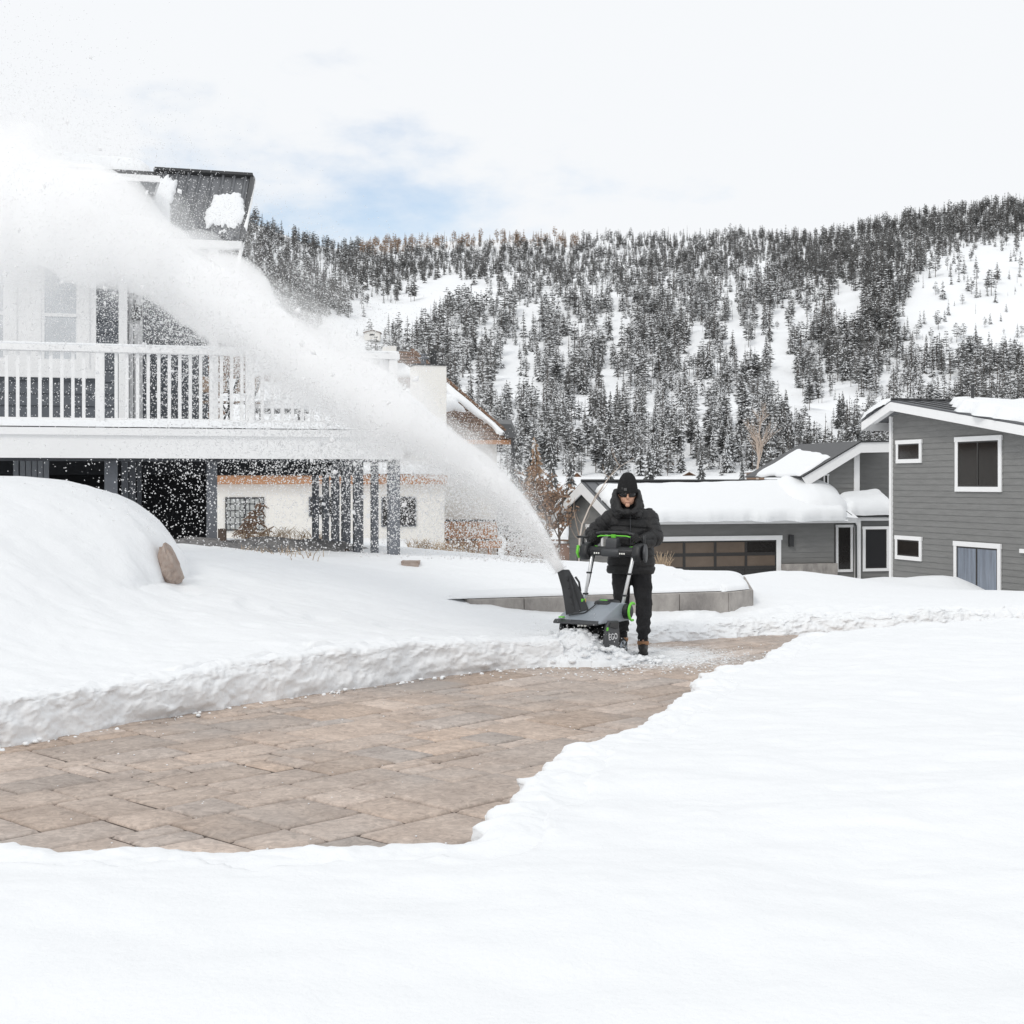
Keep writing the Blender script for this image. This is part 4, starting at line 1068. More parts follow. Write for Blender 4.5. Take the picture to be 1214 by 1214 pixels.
# railing
rz1 = ka(100, 409.5)[1]; rz0 = ka(100, 498)[1]
m = MB(); quad_on(m, K0, U, nK, -6.5, de, rz1 - .075, rz1, -.13, .0); quad_on(m, K0, U, nK, -6.5, de, rz0 - .03, rz0 + .03, -.09, -.04)
m.prism([K0 + U * (de - .06) + UP * rz1, K0 + U * (de - .06) + UP * (rz1 - .075), K0 + U * (de - .06) + UP * (rz1 - .075) + V_ * 4, K0 + U * (de - .06) + UP * rz1 + V_ * 4], -U * .12)
rail = m.build('railing', WTRIM, dk, bevel=.006)
s_ = -6.4; k = 0
posts = [ka(118, 450)[0], ka(302, 450)[0] - .06, de - .08]
posts = [ka(118.5, 450)[0], ka(297, 450)[0], de - .08, ka(118.5, 450)[0] - 1.93, ka(118.5, 450)[0] - 3.86]
while s_ < de - .1:
    if min(abs(s_ - q) for q in posts) > .085:
        m = MB(); quad_on(m, K0, U, nK, s_ - .02, s_ + .02, rz0 + .03, rz1 - .076, -.085, -.045); m.build('baluster', WTRIM, rail)
    s_ += .1275
for q in posts:
    m = MB(); quad_on(m, K0, U, nK, q - .055, q + .055, dz1 - .02, rz1 + .02, -.125, -.015); m.build('railing_post', WTRIM, rail, bevel=.008)
for k in range(1, 30):
    m = MB(); c_ = K0 + U * (de - .12) + V_ * (.1 + k * .13); m.box((c_.x, c_.y, (rz0 + rz1) / 2), (.035, .035, rz1 - rz0 - .08)); m.build('baluster', WTRIM, rail)
m = MB(); quad_on(m, K0 + V_ * .03, U, nK, -6.5, de, rz1, rz1 + .035, -.10, -.0); m.build('rail_snow', SNOW, rail, bevel=.015)
# posts below
def post(px, wpx, D, ybot, name='post', mt=POSTG, top=None):
    a = P3(px, 560, D); wd = wpx * D / F; zb_ = P3(px, ybot, D).z - .3; zt_ = dz0 - .0 if top is None else top
    m = MB(); m.box((a.x, a.y, (zb_ + zt_) / 2), (wd, wd, zt_ - zb_), Matrix.Rotation(math.atan2(U.y, U.x), 3, 'Z')); m.build(name, mt, dk, bevel=.008)
for (px, wp, D, yb) in ((466.5, 13.5, 18.75, 663), (444, 8.4, 19.6, 659), (424.5, 11, 19.7, 650), (410, 10, 20.2, 648), (397.5, 9, 20.8, 642), (386, 7.5, 21.3, 643), (374, 7.5, 21.6, 644), (251, 12, 18.3, 640), (131.5, 15, 17.95, 640)):
    post(px, wp, D, yb)
post(148, 8, 18.6, 640); post(157, 7.5, 18.9, 640); post(165, 5.5, 19.2, 640)
for k, px in enumerate((19, 27, 34, 41, 48, 55)): post(px, 6.2, 18.3, 640, 'lattice_board', mat('grey_board', (.26, .275, .30), .7))
# cellar wall under the deck: near-black colour, the cavity's shade painted in
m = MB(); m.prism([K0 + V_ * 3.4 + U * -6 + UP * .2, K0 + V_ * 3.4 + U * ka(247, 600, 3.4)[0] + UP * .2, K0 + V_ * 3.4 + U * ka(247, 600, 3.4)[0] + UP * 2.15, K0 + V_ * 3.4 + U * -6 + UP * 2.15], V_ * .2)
m.build('basement_wall', mat('shade_dark_wall', (.016, .017, .02), .8, var=.3, vscale=3), h2)
# things on the deck
def deckpt(px, back): a = on_plane(px, 500, K0 + V_ * back, U)[2]; return Vector((a.x, a.y, dz1 + .02))
tp = deckpt(331, 1.9)
tb = thing('patio_table', 'dark patio table carrying a pillow of snow behind the deck railing', 'table', tuple(tp))
m = MB(); m.box(tp + UP * .30, (.75, .6, .03)); m.build('tabletop', DARKMETAL, tb, bevel=.01)
for sx in (-1, 1):
    for sy in (-1, 1): m = MB(); m.tube([tp + Vector((sx * .3, sy * .24, .29)), tp + Vector((sx * .34, sy * .27, 0))], .018, 6); m.build('leg', DARKMETAL, tb)
snow_patch(tb, [tp + Vector((-.38, -.3, .316)), tp + Vector((.38, -.3, .316)), tp + Vector((.38, .3, .316)), tp + Vector((-.38, .3, .316))], .12, 44, name='snow_cap', nu=24, nv=20, ragged=.03, edge=.1)
for i, (px, lab, rotz) in enumerate(((254, 'folding deck chair leaning beside the white porch column', .3), (286, 'folding deck chair behind the railing, beside the snowy table', -.5))):
    cp2 = deckpt(px, 1.6); ch = thing('deck_chair', lab, 'chair', tuple(cp2), 'folding chairs left out on the deck')
    R = Matrix.Rotation(rotz, 3, 'Z')
    for sx in (-.2, .2):
        m = MB(); m.tube([cp2 + R @ Vector((sx, -.2, 0)), cp2 + R @ Vector((sx, .18, .78))], .014, 6); m.tube([cp2 + R @ Vector((sx, .2, 0)), cp2 + R @ Vector((sx, -.18, .40))], .014, 6); m.build('leg', DARKMETAL, ch)
    m = MB(); m.box(cp2 + UP * .40, (.4, .36, .02), R); m.build('seat', TWIG, ch); m = MB(); m.box(cp2 + R @ Vector((0, .15, .65)), (.4, .02, .24), R @ Matrix.Rotation(-.45, 3, 'X')); m.build('backrest', TWIG, ch)

# ------------------------------------------------------------------ white chalet beyond
Q0 = Vector((-10.5, 49, 0))
def qa(px, py, back=0.): s_, z_, wv = on_plane(px, py, Q0 + V_ * back, U); return s_, z_
ch = thing('white_chalet', 'white stucco chalet with brown shingle roof and chimney half hidden by blown snow', 'house', (-6, 50, -1))
cs0, cs1 = -6, qa(527, 600)[0]; ct = qa(400, 574)[1]
def body(mb, s0, s1, z0, z1, b0, b1, base=Q0):
    mb.prism([base + U * s0 + V_ * b0 + UP * z0, base + U * s1 + V_ * b0 + UP * z0, base + U * s1 + V_ * b1 + UP * z0, base + U * s0 + V_ * b1 + UP * z0], UP * (z1 - z0))
m = MB(); body(m, cs0, cs1, -1.6, ct, 0, 7)
um1 = qa(589, 540, 2.)[0]; uz = qa(560, 521, 1.5)[1]
m.prism([Q0 + V_ * 2 + U * (cs0 + 5) + UP * -1.6, Q0 + V_ * 2 + U * um1 + UP * -1.6, Q0 + V_ * 9 + U * um1 + UP * -1.6, Q0 + V_ * 9 + U * (cs0 + 5) + UP * -1.6], UP * (uz + 1.6))
m.build('wall', STUCCO, ch)
m = MB(); quad_on(m, Q0, U, nK, cs0, cs1 + .05, ct, qa(400, 562)[1], -.3, .25); m.build('eave_board', WOOD, ch)
snow_patch(ch, [Q0 + U * cs0 + UP * (ct + .36) - V_ * .3, Q0 + U * (cs1 + .2) + UP * (ct + .36) - V_ * .3, Q0 + U * (cs1 + .2) + UP * (ct + .5) + V_ * 2, Q0 + U * cs0 + UP * (ct + .5) + V_ * 2], .4, 51, edge=.25)
# hip roof
ez_ = qa(606, 521, 1.3); e_s = ez_[0]; e_z = ez_[1]
rdg = on_plane(488, 417, Q0 + V_ * 5.5, U)
m = MB()
pA = Q0 + V_ * 1.2 + U * (cs0 + 4) + UP * e_z; pB = Q0 + V_ * 1.2 + U * e_s + UP * e_z; pC = Q0 + V_ * 5.5 + U * rdg[0] + UP * rdg[1]; pD = Q0 + V_ * 5.5 + U * (cs0 + 5) + UP * rdg[1]
pE = Q0 + V_ * 9.8 + U * e_s + UP * e_z; pF = Q0 + V_ * 9.8 + U * (cs0 + 4) + UP * e_z
nst = 26
def course_roof(a, b_, c_, d):       # overlapping shingle courses
    nn = (b_ - a).cross(d - a).normalized()
    if nn.z < 0: nn = -nn
    for i in range(nst):
        f0, f1 = i / nst, (i + 1) / nst
        l0, r0, l1, r1 = a.lerp(d, f0), b_.lerp(c_, f0), a.lerp(d, f1), b_.lerp(c_, f1)
        m.add([l0 + nn * .05, r0 + nn * .05, r1 + nn * .005, l1 + nn * .005, l0, r0], [(0, 1, 2, 3), (4, 5, 1, 0)])
course_roof(pA, pB, pC, pD); course_roof(pB, pE, pC, pC); course_roof(pE, pF, pD, pC)
m.prism([pA - UP * .02, pB - UP * .02, pE - UP * .02, pF - UP * .02], -UP * .12)
crf = m.build('roof', SHINGLE, ch)
m = MB(); quad_on(m, Q0 + V_ * 1.2, U, nK, cs0 + 4, e_s, e_z - .19, e_z - .02, 0, .03); m.build('fascia', WOOD, ch)
L = lambda a, b_, f_: a.lerp(b_, f_)
def rq(u_, v_): return L(L(pA, pB, u_), L(pD, pC, u_), v_)
snow_patch(crf, [rq(.2, .33), rq(.97, .30), rq(.97, .52), rq(.2, .62)], .22, 61, edge=.2, ragged=.5)
snow_patch(crf, [rq(.2, .08), rq(.80, .10), rq(.86, .36), rq(.2, .36)], .22, 62, edge=.2, ragged=.5)
snow_patch(crf, [rq(.3, .66), rq(.93, .66), rq(.93, .84), rq(.3, .88)], .2, 63, edge=.2, ragged=.4)
m = MB()
for i in range(12):
    a, b_ = L(pB, pC, i / 12.), L(pB, pC, (i + 1) / 12.); m.tube([a + UP * .08, b_ + UP * .06], .09, 5)
m.build('hip_ridge', SHINGLE, crf)
snow_patch(crf, [L(pB, pC, .02) + UP * .03 - U * .35, L(pB, pC, .02) + UP * .03 - U * .05, L(pB, pC, .62) + UP * .03 - U * .08, L(pB, pC, .62) + UP * .03 - U * .6], .16, 64, edge=.12, ragged=.2)
c0 = qa(492.5, 460, .8)[0]; c1 = qa(529.5, 460, .8)[0]; cz = qa(510, 433, .8)[1]
m = MB(); body(m, c0, c1, 1.0, cz, .8, 1.7); chm = m.build('chimney', STUCCO, ch, bevel=.02)
m = MB(); body(m, c0 - .04, c1 + .04, cz, cz + .05, .76, 1.74); m.build('chimney_cap', DARKMETAL, chm)
fx = Q0 + U * qa(517, 425, .8)[0] + V_ * 1.2; f2 = Q0 + U * qa(505, 425, .8)[0] + V_ * 1.2
m = MB(); m.lathe((fx.x, fx.y, cz + .05), (0, 0, 1), [(0, .13), (.42, .13), (.42, .16), (.5, .17), (.52, .02)], 14); m.build('flue', DARKMETAL, chm)
m = MB(); m.lathe((f2.x, f2.y, cz + .05), (0, 0, 1), [(0, .1), (.2, .1), (.2, .2), (.26, .2), (.26, .1), (.36, .1), (.36, .17), (.4, .05)], 14); m.build('flue', POSTG, chm)
f3 = Q0 + U * qa(463, 425, 4)[0] + V_ * 4; m = MB(); body(m, qa(457, 420, 4)[0], qa(470, 420, 4)[0], 5, qa(463, 410, 4)[1], 4, 4.6); m.build('chimney', STUCCO, ch)
# dark dormer roof and pipe behind the right eave
m = MB(); a = P3(588, 508, 54); m.prism([P3(590, 502, 54), P3(606, 503, 54), P3(613, 518, 53), P3(600, 520, 53)], Vector((0, 2, .25))); m.build('dormer_roof', DARKMETAL, ch)
m = MB(); m.tube([P3(608, 519, 51), P3(608.5, 556, 51), P3(608.5, 600, 51)], .07, 8); m.build('downspout', DARKMETAL, ch)
# windows on the lower wall
a0, a1 = qa(267, 600)[0], qa(313, 600)[0]; b0, b1 = qa(290, 629)[1], qa(290, 589.5)[1]
m = MB()
quad_on(m, Q0, U, nK, a0, a1, b1 - .05, b1, 0, .05); quad_on(m, Q0, U, nK, a0, a1, b0, b0 + .05, 0, .05); quad_on(m, Q0, U, nK, a0, a0 + .05, b0, b1, 0, .052); quad_on(m, Q0, U, nK, a1 - .05, a1, b0, b1, 0, .052)
quad_on(m, Q0, U, nK, (a0 + a1) / 2 - .04, (a0 + a1) / 2 + .04, b0, b1, 0, .056)
for i in range(1, 8):
    if i != 4: quad_on(m, Q0, U, nK, a0 + (a1 - a0) * i / 8 - .012, a0 + (a1 - a0) * i / 8 + .012, b0, b1, 0, .048)
for i in range(1, 5): quad_on(m, Q0, U, nK, a0, a1, b0 + (b1 - b0) * i / 5 - .012, b0 + (b1 - b0) * i / 5 + .012, 0, .046)
wn = m.build('window', DARKMETAL, ch); m = MB(); quad_on(m, Q0, U, nK, a0 + .02, a1 - .02, b0 + .02, b1 - .02, .004, .02); m.build('pane', mat('pale_glass', (.45, .46, .45), .3), wn)
for (x0, x1, y0, y1) in ((366, 396, 589, 612), (452, 493, 589, 625)):
    m = MB(); quad_on(m, Q0, U, nK, qa(x0, 600)[0], qa(x1, 600)[0], qa(400, y1)[1], qa(400, y0)[1], 0, .06); wn = m.build('window', POSTG, ch)
    m = MB(); quad_on(m, Q0, U, nK, qa(x0 + 1.5, 600)[0], qa(x1 - 1.5, 600)[0], qa(400, y1 - 1.5)[1], qa(400, y0 + 1.5)[1], .06, .07); m.build('pane', GLASS, wn)
# cedar balcony beside it
bz0, bz1 = P3(560, 648, 53).z, P3(560, 617, 53).z
by = thing('cedar_balcony', 'orange cedar balcony with cut-out boards beside the white chalet wall', 'balcony', (P3(560, 640, 53).x, 53, bz0))
BL, BR = P3(526, 640, 53), P3(590, 640, 53)
m = MB()
nb = 18
for i in range(nb):
    x0 = BL.x + (BR.x - BL.x) * i / nb; x1 = BL.x + (BR.x - BL.x) * (i + 1) / nb - .012
    if 3 <= i < 17:     # boards waisted by the cut-outs between them
        zc = [(bz0 + .25, 0), (bz0 + .42, 0), (bz0 + .47, .028), (bz0 + .52, 0), (bz0 + .62, 0), (bz0 + .70, .035), (bz0 + .78, 0), (bz1 - .04, 0)]
    else: zc = [(bz0 + .25, 0), (bz1 - .04, 0)]
    pts = [(x0 + d, 53, z) for z, d in zc] + [(x1 - d, 53, z) for z, d in reversed(zc)]
    m.prism(pts, (0, .03, 0))
m.build('balustrade', WOOD, by)
m = MB(); m.box(((BL.x + BR.x) / 2, 53, bz1), (BR.x - BL.x + .1, .12, .07)); m.box(((BL.x + BR.x) / 2, 52.97, bz0 + .25), (BR.x - BL.x, .03, .05)); m.build('handrail', DARKMETAL, by)
m = MB(); m.box(((BL.x + BR.x) / 2 + .05, 54, bz0 + .08), (BR.x - BL.x + .2, 2.2, .24)); m.build('floor', WOOD, by)
for x in (BL.x + .3, BR.x - .3): m = MB(); m.box((x, 53.2, bz0 - .9), (.14, .14, 1.9)); m.build('post', WOOD, by)
m = MB(); m.box(((BL.x + BR.x) / 2, 55.2, bz0 - .6), (BR.x - BL.x, .2, 1.4)); m.build('backing_wall', SHINGLE, by)

# ------------------------------------------------------------------ concrete planter wall
wl = thing('retaining_wall', 'low weathered concrete planter wall behind the man, topped with snow', 'wall', (1, 16.5, 0))
def seg(a, b_, zt_, th=.28):
    a, b_ = Vector((a[0], a[1], 0)), Vector((b_[0], b_[1], 0)); d = (b_ - a).normalized(); n_ = Vector((-d.y, d.x, 0))
    L_ = (b_ - a).length; k = max(1, round(L_ / .62)); 
    mm = MB()
    for i in range(k):
        p0, p1 = a + d * (L_ * i / k + .004), a + d * (L_ * (i + 1) / k - .004)
        mm.prism([p0 - UP * .5, p1 - UP * .5, p1 - UP * .5 + n_ * th, p0 - UP * .5 + n_ * th], UP * (.5 + zt_))
    return mm
m = seg((-.47, 15.88), (2.57, 17.0), .43); m.build('front_face', CONC, wl, bevel=.008)
m = seg((2.575, 17.0), (2.93, 17.45), .425); m.build('end_face', CONC, wl, bevel=.008)
m = seg((2.94, 17.46), (3.25, 20), .42); m.build('side_face', CONC, wl, bevel=.008)
snow_patch(wl, [Vector((-.7, 15.93, .425)), Vector((2.50, 17.09, .425)), Vector((2.7, 17.6, .425)), Vector((-.7, 16.5, .425))], .06, 71, name='snow_cap', nu=140, nv=30, ragged=.05, edge=.12)
snow_patch(wl, [Vector((2.5, 17.03, .42)), Vector((2.90, 17.48, .42)), Vector((3.2, 20, .42)), Vector((2.2, 20, .42))], .08, 72, name='snow_cap', nu=30, nv=50, ragged=.04, edge=.12)

# ------------------------------------------------------------------ rock in the snow pile
rk = MB()
V0 = []; bm = bmesh.new(); bmesh.ops.create_icosphere(bm, subdivisions=4, radius=1)
rc = P3(201, 669, 14.05)
for v in bm.verts:
    p = v.co.copy(); n_ = 1 + .38 * float(fbm(np.array(p.x * 1.9 + p.z), np.array(p.y * 1.9 - p.z * .9), 4, 5)) + .05 * round(3 * float(vnoise(np.array(p.x * 2.3), np.array(p.z * 3.), 6))); n_ *= 1; p.x = max(min(p.x, .62), -.9); p.z *= (1.15 - .35 * p.x)
    v.co = Vector((p.x * (.115 - .05 * p.z) * n_ + p.z * -.035, p.y * .15 * n_, p.z * .17 * n_)) + rc
me = bpy.data.meshes.new('boulder'); bm.to_mesh(me); bm.free(); me.materials.append(ROCK)
tag(link('boulder', me), 'pinkish brown boulder poking out of the end of the big snow pile', 'rock')

# gravel bank under the deck
def sheet(name, pts_fn, nu, nv, mt, lift, label=None, cat=None, kind=None):
    us = np.linspace(0, 1, nu); vs = np.linspace(0, 1, nv); V = []
    for v in vs:
        for u_ in us:
            x, y, dz = pts_fn(u_, v); V.append((x, y, float(ground_z(np.array(x), np.array(y))) + lift + dz))
    return tag(npmesh(name, V, grid_faces(nu, nv), mt, smooth=True), label, cat, kind=kind)
def gb(u_, v):
    a = P3(212, 640, 17.6).lerp(P3(425, 650, 20.2), u_); e = math.sin(math.pi * min(1, max(0, u_))) ** .5
    y = a.y + (v - .5) * 2.0; x = a.x + (v - .5) * .3
    hh = .20 * math.sin(math.pi * v) ** .6 * (.4 + .6 * e) - .05 + .05 * float(fbm(np.array(x * 3), np.array(y * 3), 7, 3))
    return x, y, hh if 0 < u_ < 1 else -.1
sheet('gravel_bank', gb, 70, 26, GRAVEL, .0, kind='structure')
m = MB(); a = P3(263.5, 640, 17.9); m.tube([(a.x, a.y, a.z - .25), (a.x, a.y, a.z + .14)], .055, 10)
tag(m.build('timber_stake', BARK, None, bevel=.008), 'short dark timber stake at the edge of the gravel under the deck', 'stake')
for (px, py, D, wx, lab) in ((396, 645, 20.3, .35, 'dark flat stone step beside the thin deck posts'), (404, 652, 19.7, .22, 'small dark stone lying lowest beside the deck steps'), (445, 659, 18.9, .38, 'brown stone block at the foot of the second post from the deck end'), (487, 666.5, 17.7, .22, 'brown flat stone in the snow right of the last deck post')):
    a = P3(px, py, D); bm = bmesh.new(); bmesh.ops.create_cube(bm, size=1); bmesh.ops.subdivide_edges(bm, edges=bm.edges[:], cuts=4, use_grid_fill=True)
    for v in bm.verts:
        p = v.co; k_ = 1 + .16 * float(fbm(np.array(p.x * 3 + px), np.array(p.y * 3 + p.z * 2), 8, 3)); v.co = Vector((p.x * wx * k_, p.y * .3 * k_, p.z * .075 * k_ - .02)) + a
    me = bpy.data.meshes.new('stone'); bm.to_mesh(me); bm.free(); me.materials.append(BARK if 'dark' in lab else ROCK); tag(link('stone', me), lab, 'stone')

# ------------------------------------------------------------------ vegetation near the houses
def bare_tree(name, base, h, lab, cat='tree', spread=.35, levels=4, n0=5, mt=TWIG, r0=.05, seed=1, lean=Vector((0, 0, 0)), group=None, leaf=0):
    r = random.Random(seed); root = thing(name, lab, cat, tuple(base), group)
    tr = MB(); br = MB(); lf = MB()
    def grow(p, d, L_, rr, lv):
        pts = [p]; q = p
        for k in range(4):
            d = (d + Vector((r.gauss(0, .10), r.gauss(0, .10), r.gauss(0, .05) + .04))).normalized(); q = q + d * L_ / 4; pts.append(q)
        (tr if lv == 0 else br).tube(pts, [rr * (1 - .16 * i) for i in range(5)], 5 if lv < 2 else 3, caps=False)
        if leaf and lv >= 2:
            for _ in range(leaf):
                c_ = pts[r.randrange(5)] + Vector((r.gauss(0, .08), r.gauss(0, .08), r.gauss(0, .08))); s_ = r.uniform(.03, .07)
                a_ = Vector((r.gauss(0, 1), r.gauss(0, 1), r.gauss(0, 1))).normalized() * s_; b2 = Vector((r.gauss(0, 1), r.gauss(0, 1), r.gauss(0, 1))).normalized() * s_
                lf.add([c_ - a_, c_ + b2, c_ + a_, c_ - b2], [(0, 1, 2, 3)])
        if lv < levels:
            for k in range(n0 if lv < 2 else 3):
                f_ = r.uniform(.25, 1); i = min(3, int(f_ * 4)); pp = pts[i].lerp(pts[i + 1], f_ * 4 - i)
                a = r.uniform(0, 6.28); nd = (d + Vector((math.cos(a), math.sin(a), r.uniform(0, .5))) * spread * r.uniform(.7, 1.8)).normalized()
                grow(pp, nd, L_ * r.uniform(.45, .7), rr * .5, lv + 1)
    grow(Vector(base), (Vector((0, 0, 1)) + lean).normalized(), h * .6, r0, 0)
    tr.build('trunk', mt, root, smooth=True); br.build('crown', mt, root)
    if leaf and lf.v: lf.build('leaves', mat('russet_leaf', (.19, .10, .06), .9, color2=(.34, .24, .17), vscale=2), root)
    return root
# slender curved sapling in front of the gable
sp = thing('birch_sapling', 'thin leafless pale sapling bending right in front of the grey gable', 'tree', tuple(P3(687, 662, 30)))
pts = [P3(*q, 30) for q in ((686, 668), (687, 640), (690, 622), (698, 603), (708, 586), (722, 566), (735, 553), (752, 543))]
m = MB(); m.tube(pts, [.022, .020, .018, .015, .013, .010, .007, .004], 6); m.build('trunk', mat('birch_bark', (.55, .48, .42), .8), sp, smooth=True)
m = MB(); r = random.Random(5)
for i in range(1, 7):
    for k in range(2):
        p = pts[i]; d = Vector((r.choice((-1, 1)) * r.uniform(.5, 1), r.gauss(0, .4), r.uniform(.2, .8))).normalized(); q = p; ps = [p]
        for j in range(4): d = (d + Vector((0, 0, .25)) + Vector((r.gauss(0, .15), 0, 0))).normalized(); q = q + d * r.uniform(.06, .13); ps.append(q)
        m.tube(ps, [.007, .006, .005, .004, .002], 4)
ps = [P3(*q, 30.05) for q in ((688, 642), (683, 620), (680, 604), (681, 590))]; m.tube(ps, [.012, .010, .008, .004], 5)
m.build('crown', TWIG, sp)
bare_tree('bare_tree', (float(P3(898, 566, 150).x), 150, float(P3(898, 570, 150).z)), 7.0, 'wide leafless pale tree standing over the snowy garage roof', spread=.55, levels=4, n0=6, r0=.16, seed=8, mt=mat('pale_twig', (.46, .38, .32), .8))
for (x, y, D, h, sd_, lab) in ((652, 645, 47, 2.9, 11, 'russet leafy tree close against the left of the grey gable'), (634, 650, 50, 3.2, 12, 'taller russet tree with snow behind the jet of blown snow'), (662, 655, 46, 2.2, 14, 'low russet bush under the gable overhang')):
    a = P3(x, y, D); bare_tree('oak_tree', (a.x, D, a.z), h, lab, spread=.55, levels=3, n0=5, mt=BARK, r0=.05, seed=sd_, leaf=4, group='russet trees left of the garage')
def bush(px, py, D, w_, h, lab, seed, mt=None, group=None, n=700):
    r = random.Random(seed); a = P3(px, py, D); root = thing('bush', lab, 'bush', tuple(a), group); m = MB(); lf = MB()
    for k in range(26):
        an = r.uniform(0, 6.28); e = r.uniform(.1, 1); tip = a + Vector((math.cos(an) * w_ / 2 * e, math.sin(an) * w_ / 2 * e, h * r.uniform(.6, 1) * (1 - .3 * e)))
        m.tube([a + Vector((math.cos(an) * .05, math.sin(an) * .05, -.1)), a.lerp(tip, .5) + Vector((r.gauss(0, .05), 0, .05)), tip], [.012, .008, .003], 3, caps=False)
    m.build('stem', TWIG, root)
    for k in range(n):
        an = r.uniform(0, 6.28); e = r.random() ** .5; zz = h * r.uniform(.1, 1) * (1 - .45 * e * e); c_ = a + Vector((math.cos(an) * w_ / 2 * e, math.sin(an) * w_ / 2 * e, zz)); s_ = r.uniform(.02, .05)
        lf.cur = 1 if r.random() < .22 else 0
        p_, q_ = Vector((r.gauss(0, 1), r.gauss(0, 1), r.gauss(0, 1))).normalized() * s_, Vector((r.gauss(0, 1), r.gauss(0, 1), r.gauss(0, 1))).normalized() * s_
        lf.add([c_ - p_, c_ + q_, c_ + p_, c_ - q_], [(0, 1, 2, 3)])
    lf.build('foliage', [mt or mat('russet_leaf2', (.16, .10, .07), .9, color2=(.32, .22, .15), vscale=2), SNOW], root)
bush(613, 668, 40, .75, .75, 'round brown bush flecked with snow below the jet of blown snow', 21)
bush(548, 656, 44, 1.1, .5, 'brown twiggy bush under the cedar balcony', 22)
bush(638, 668, 41, .8, .5, 'sparse frosted bush right of the round brown one', 23, n=260)
bush(575, 617, 60, 2.4, 1.6, 'large grey snowy shrub behind the cedar balcony', 24, mat('greygreen_leaf', (.07, .075, .07), .9), n=2600)
bush(603, 640, 60, 2.0, 1.6, 'grey snow-flecked shrub right of the cedar balcony', 25, mat('greygreen_leaf', (.07, .075, .07), .9), n=1800)

def grass(name, px, py, D, n, h, spread, lab, seed, cat='grass', bend=.35):
    r = random.Random(seed); a = P3(px, py, D); m = MB()
    for k in range(n):
        x = a.x + max(-1.6, min(1.6, r.gauss(0, 1))) * spread; y = a.y + r.gauss(0, spread * .6); z = min(a.z, float(ground_z(np.array(x), np.array(y)))) - .02
        hh = h * r.uniform(.5, 1.1); an = r.uniform(0, 6.28); bd = bend * hh * r.uniform(.2, 1)
        p = [Vector((x, y, z)), Vector((x + math.cos(an) * bd * .3, y + math.sin(an) * bd * .3, z + hh * .6)), Vector((x + math.cos(an) * bd, y + math.sin(an) * bd, z + hh))]
        m.tube(p, [.006, .005, .002], 3, caps=False)
    return tag(m.build(name, STRAW), lab, cat)
grass('ornamental_grass', 786, 690, 24, 70, .50, .06, 'tall tuft of dry straw-coloured grass just right of the man', 31, bend=.5)
grass('dry_weed', 826, 692, 24, 50, .20, .20, 'low dry weeds in front of the garage door', 32, bend=1)
grass('dry_weed', 806, 690, 24, 34, .18, .12, 'thin dry weeds between the tall tuft and the garage weeds', 33, bend=1)
grass('dry_weed', 335, 642, 24, 190, .26, .42, 'brown dry weeds in front of the gridded chalet window wall', 34, bend=.9)
grass('dry_weed', 505, 650, 26, 130, .22, .20, 'dry weeds at the foot of the white wall right of the deck', 35, bend=.9)
grass('dry_weed', 300, 662, 17.2, 70, .16, .5, 'sparse straw weeds along the gravel bank under the deck', 36, bend=1.)
grass('dry_weed', 540, 658, 30, 70, .35, .3, 'tawny weeds below the cedar balcony', 37, bend=.8)
# drooping dead spruce bough at the chalet window
sb_ = thing('dead_sapling', 'small brown drooping dead spruce in front of the gridded window', 'tree', tuple(P3(298, 640, 28)))
r = random.Random(9); m = MB(); cr_ = MB(); pts = [P3(*q, 28) for q in ((292, 640), (297, 628), (302, 616), (307, 604), (309, 597))]
m.tube(pts, [.05, .045, .035, .02, .01], 6); m.build('trunk', mat('dead_wood', (.20, .13, .09), .9, var=.3, vscale=8), sb_, smooth=True)
for i in range(46):
    f_ = r.random(); k = min(3, int(f_ * 4)); p = pts[k].lerp(pts[k + 1], f_ * 4 - k); sx = r.choice((-1, 1)); L_ = (1 - f_ * .7) * r.uniform(.12, .42)
    ps = [p, p + Vector((sx * L_ * .5, r.gauss(0, .08), .02)), p + Vector((sx * L_, r.gauss(0, .1), -.10 * r.uniform(.3, 1.2)))]
    cr_.tube(ps, [.022, .018, .008], 4)
cr_.build('crown', mat('dead_wood', (.2, .13, .09)), sb_)
sb2 = thing('dead_sapling', 'small brown dead sprig lying in snow right of the gridded window', 'tree', tuple(P3(318, 632, 28)))
m = MB(); m.tube([P3(306, 636, 28), P3(316, 629, 28), P3(325, 624, 28)], [.03, .02, .01], 5)
for i in range(14): f_ = r.random(); p = P3(306, 636, 28).lerp(P3(325, 624, 28), f_); m.tube([p, p + Vector((r.gauss(0, .08), 0, -.08))], [.016, .006], 4)
m.build('trunk', mat('dead_wood', (.2, .13, .09)), sb2)

# bigger spruces in the valley, each crown and trunk
def spruce(px, py, D, h, snow, lab, seed, brown=False, w_=.17, group=None):
    r = random.Random(seed); a = P3(px, py, D); root = thing('spruce_tree', lab, 'tree', (a.x, a.y, a.z), group)
    Vv, Tt, Mm = conifer(r, 30, 15, snow, wid=w_, gap=.1)
    sel = Mm == 2
    for nm, mask, mts in (('trunk', sel, [BARK]), ('crown', ~sel, [NEEDLE_B if brown else NEEDLE, SNOW])):
        TT = Tt[mask]; ids = np.unique(TT); mp_ = -np.ones(len(Vv), int); mp_[ids] = np.arange(len(ids))
        VV = Vv[ids] * np.array([h, h, h]) + np.array([a.x, a.y, a.z])
        npmesh(nm, VV, mp_[TT], mts, root, mi=None if nm == 'trunk' else Mm[mask])
SPG = 'spruces at the foot of the slope'
spruce(636, 640, 85, 6.1, .18, 'brown-tinged spruce just right of the jet of blown snow', 1, brown=True, w_=.2)
spruce(628, 640, 95, 6.3, .2, 'dark pointed spruce behind the brown-tinged one', 2)
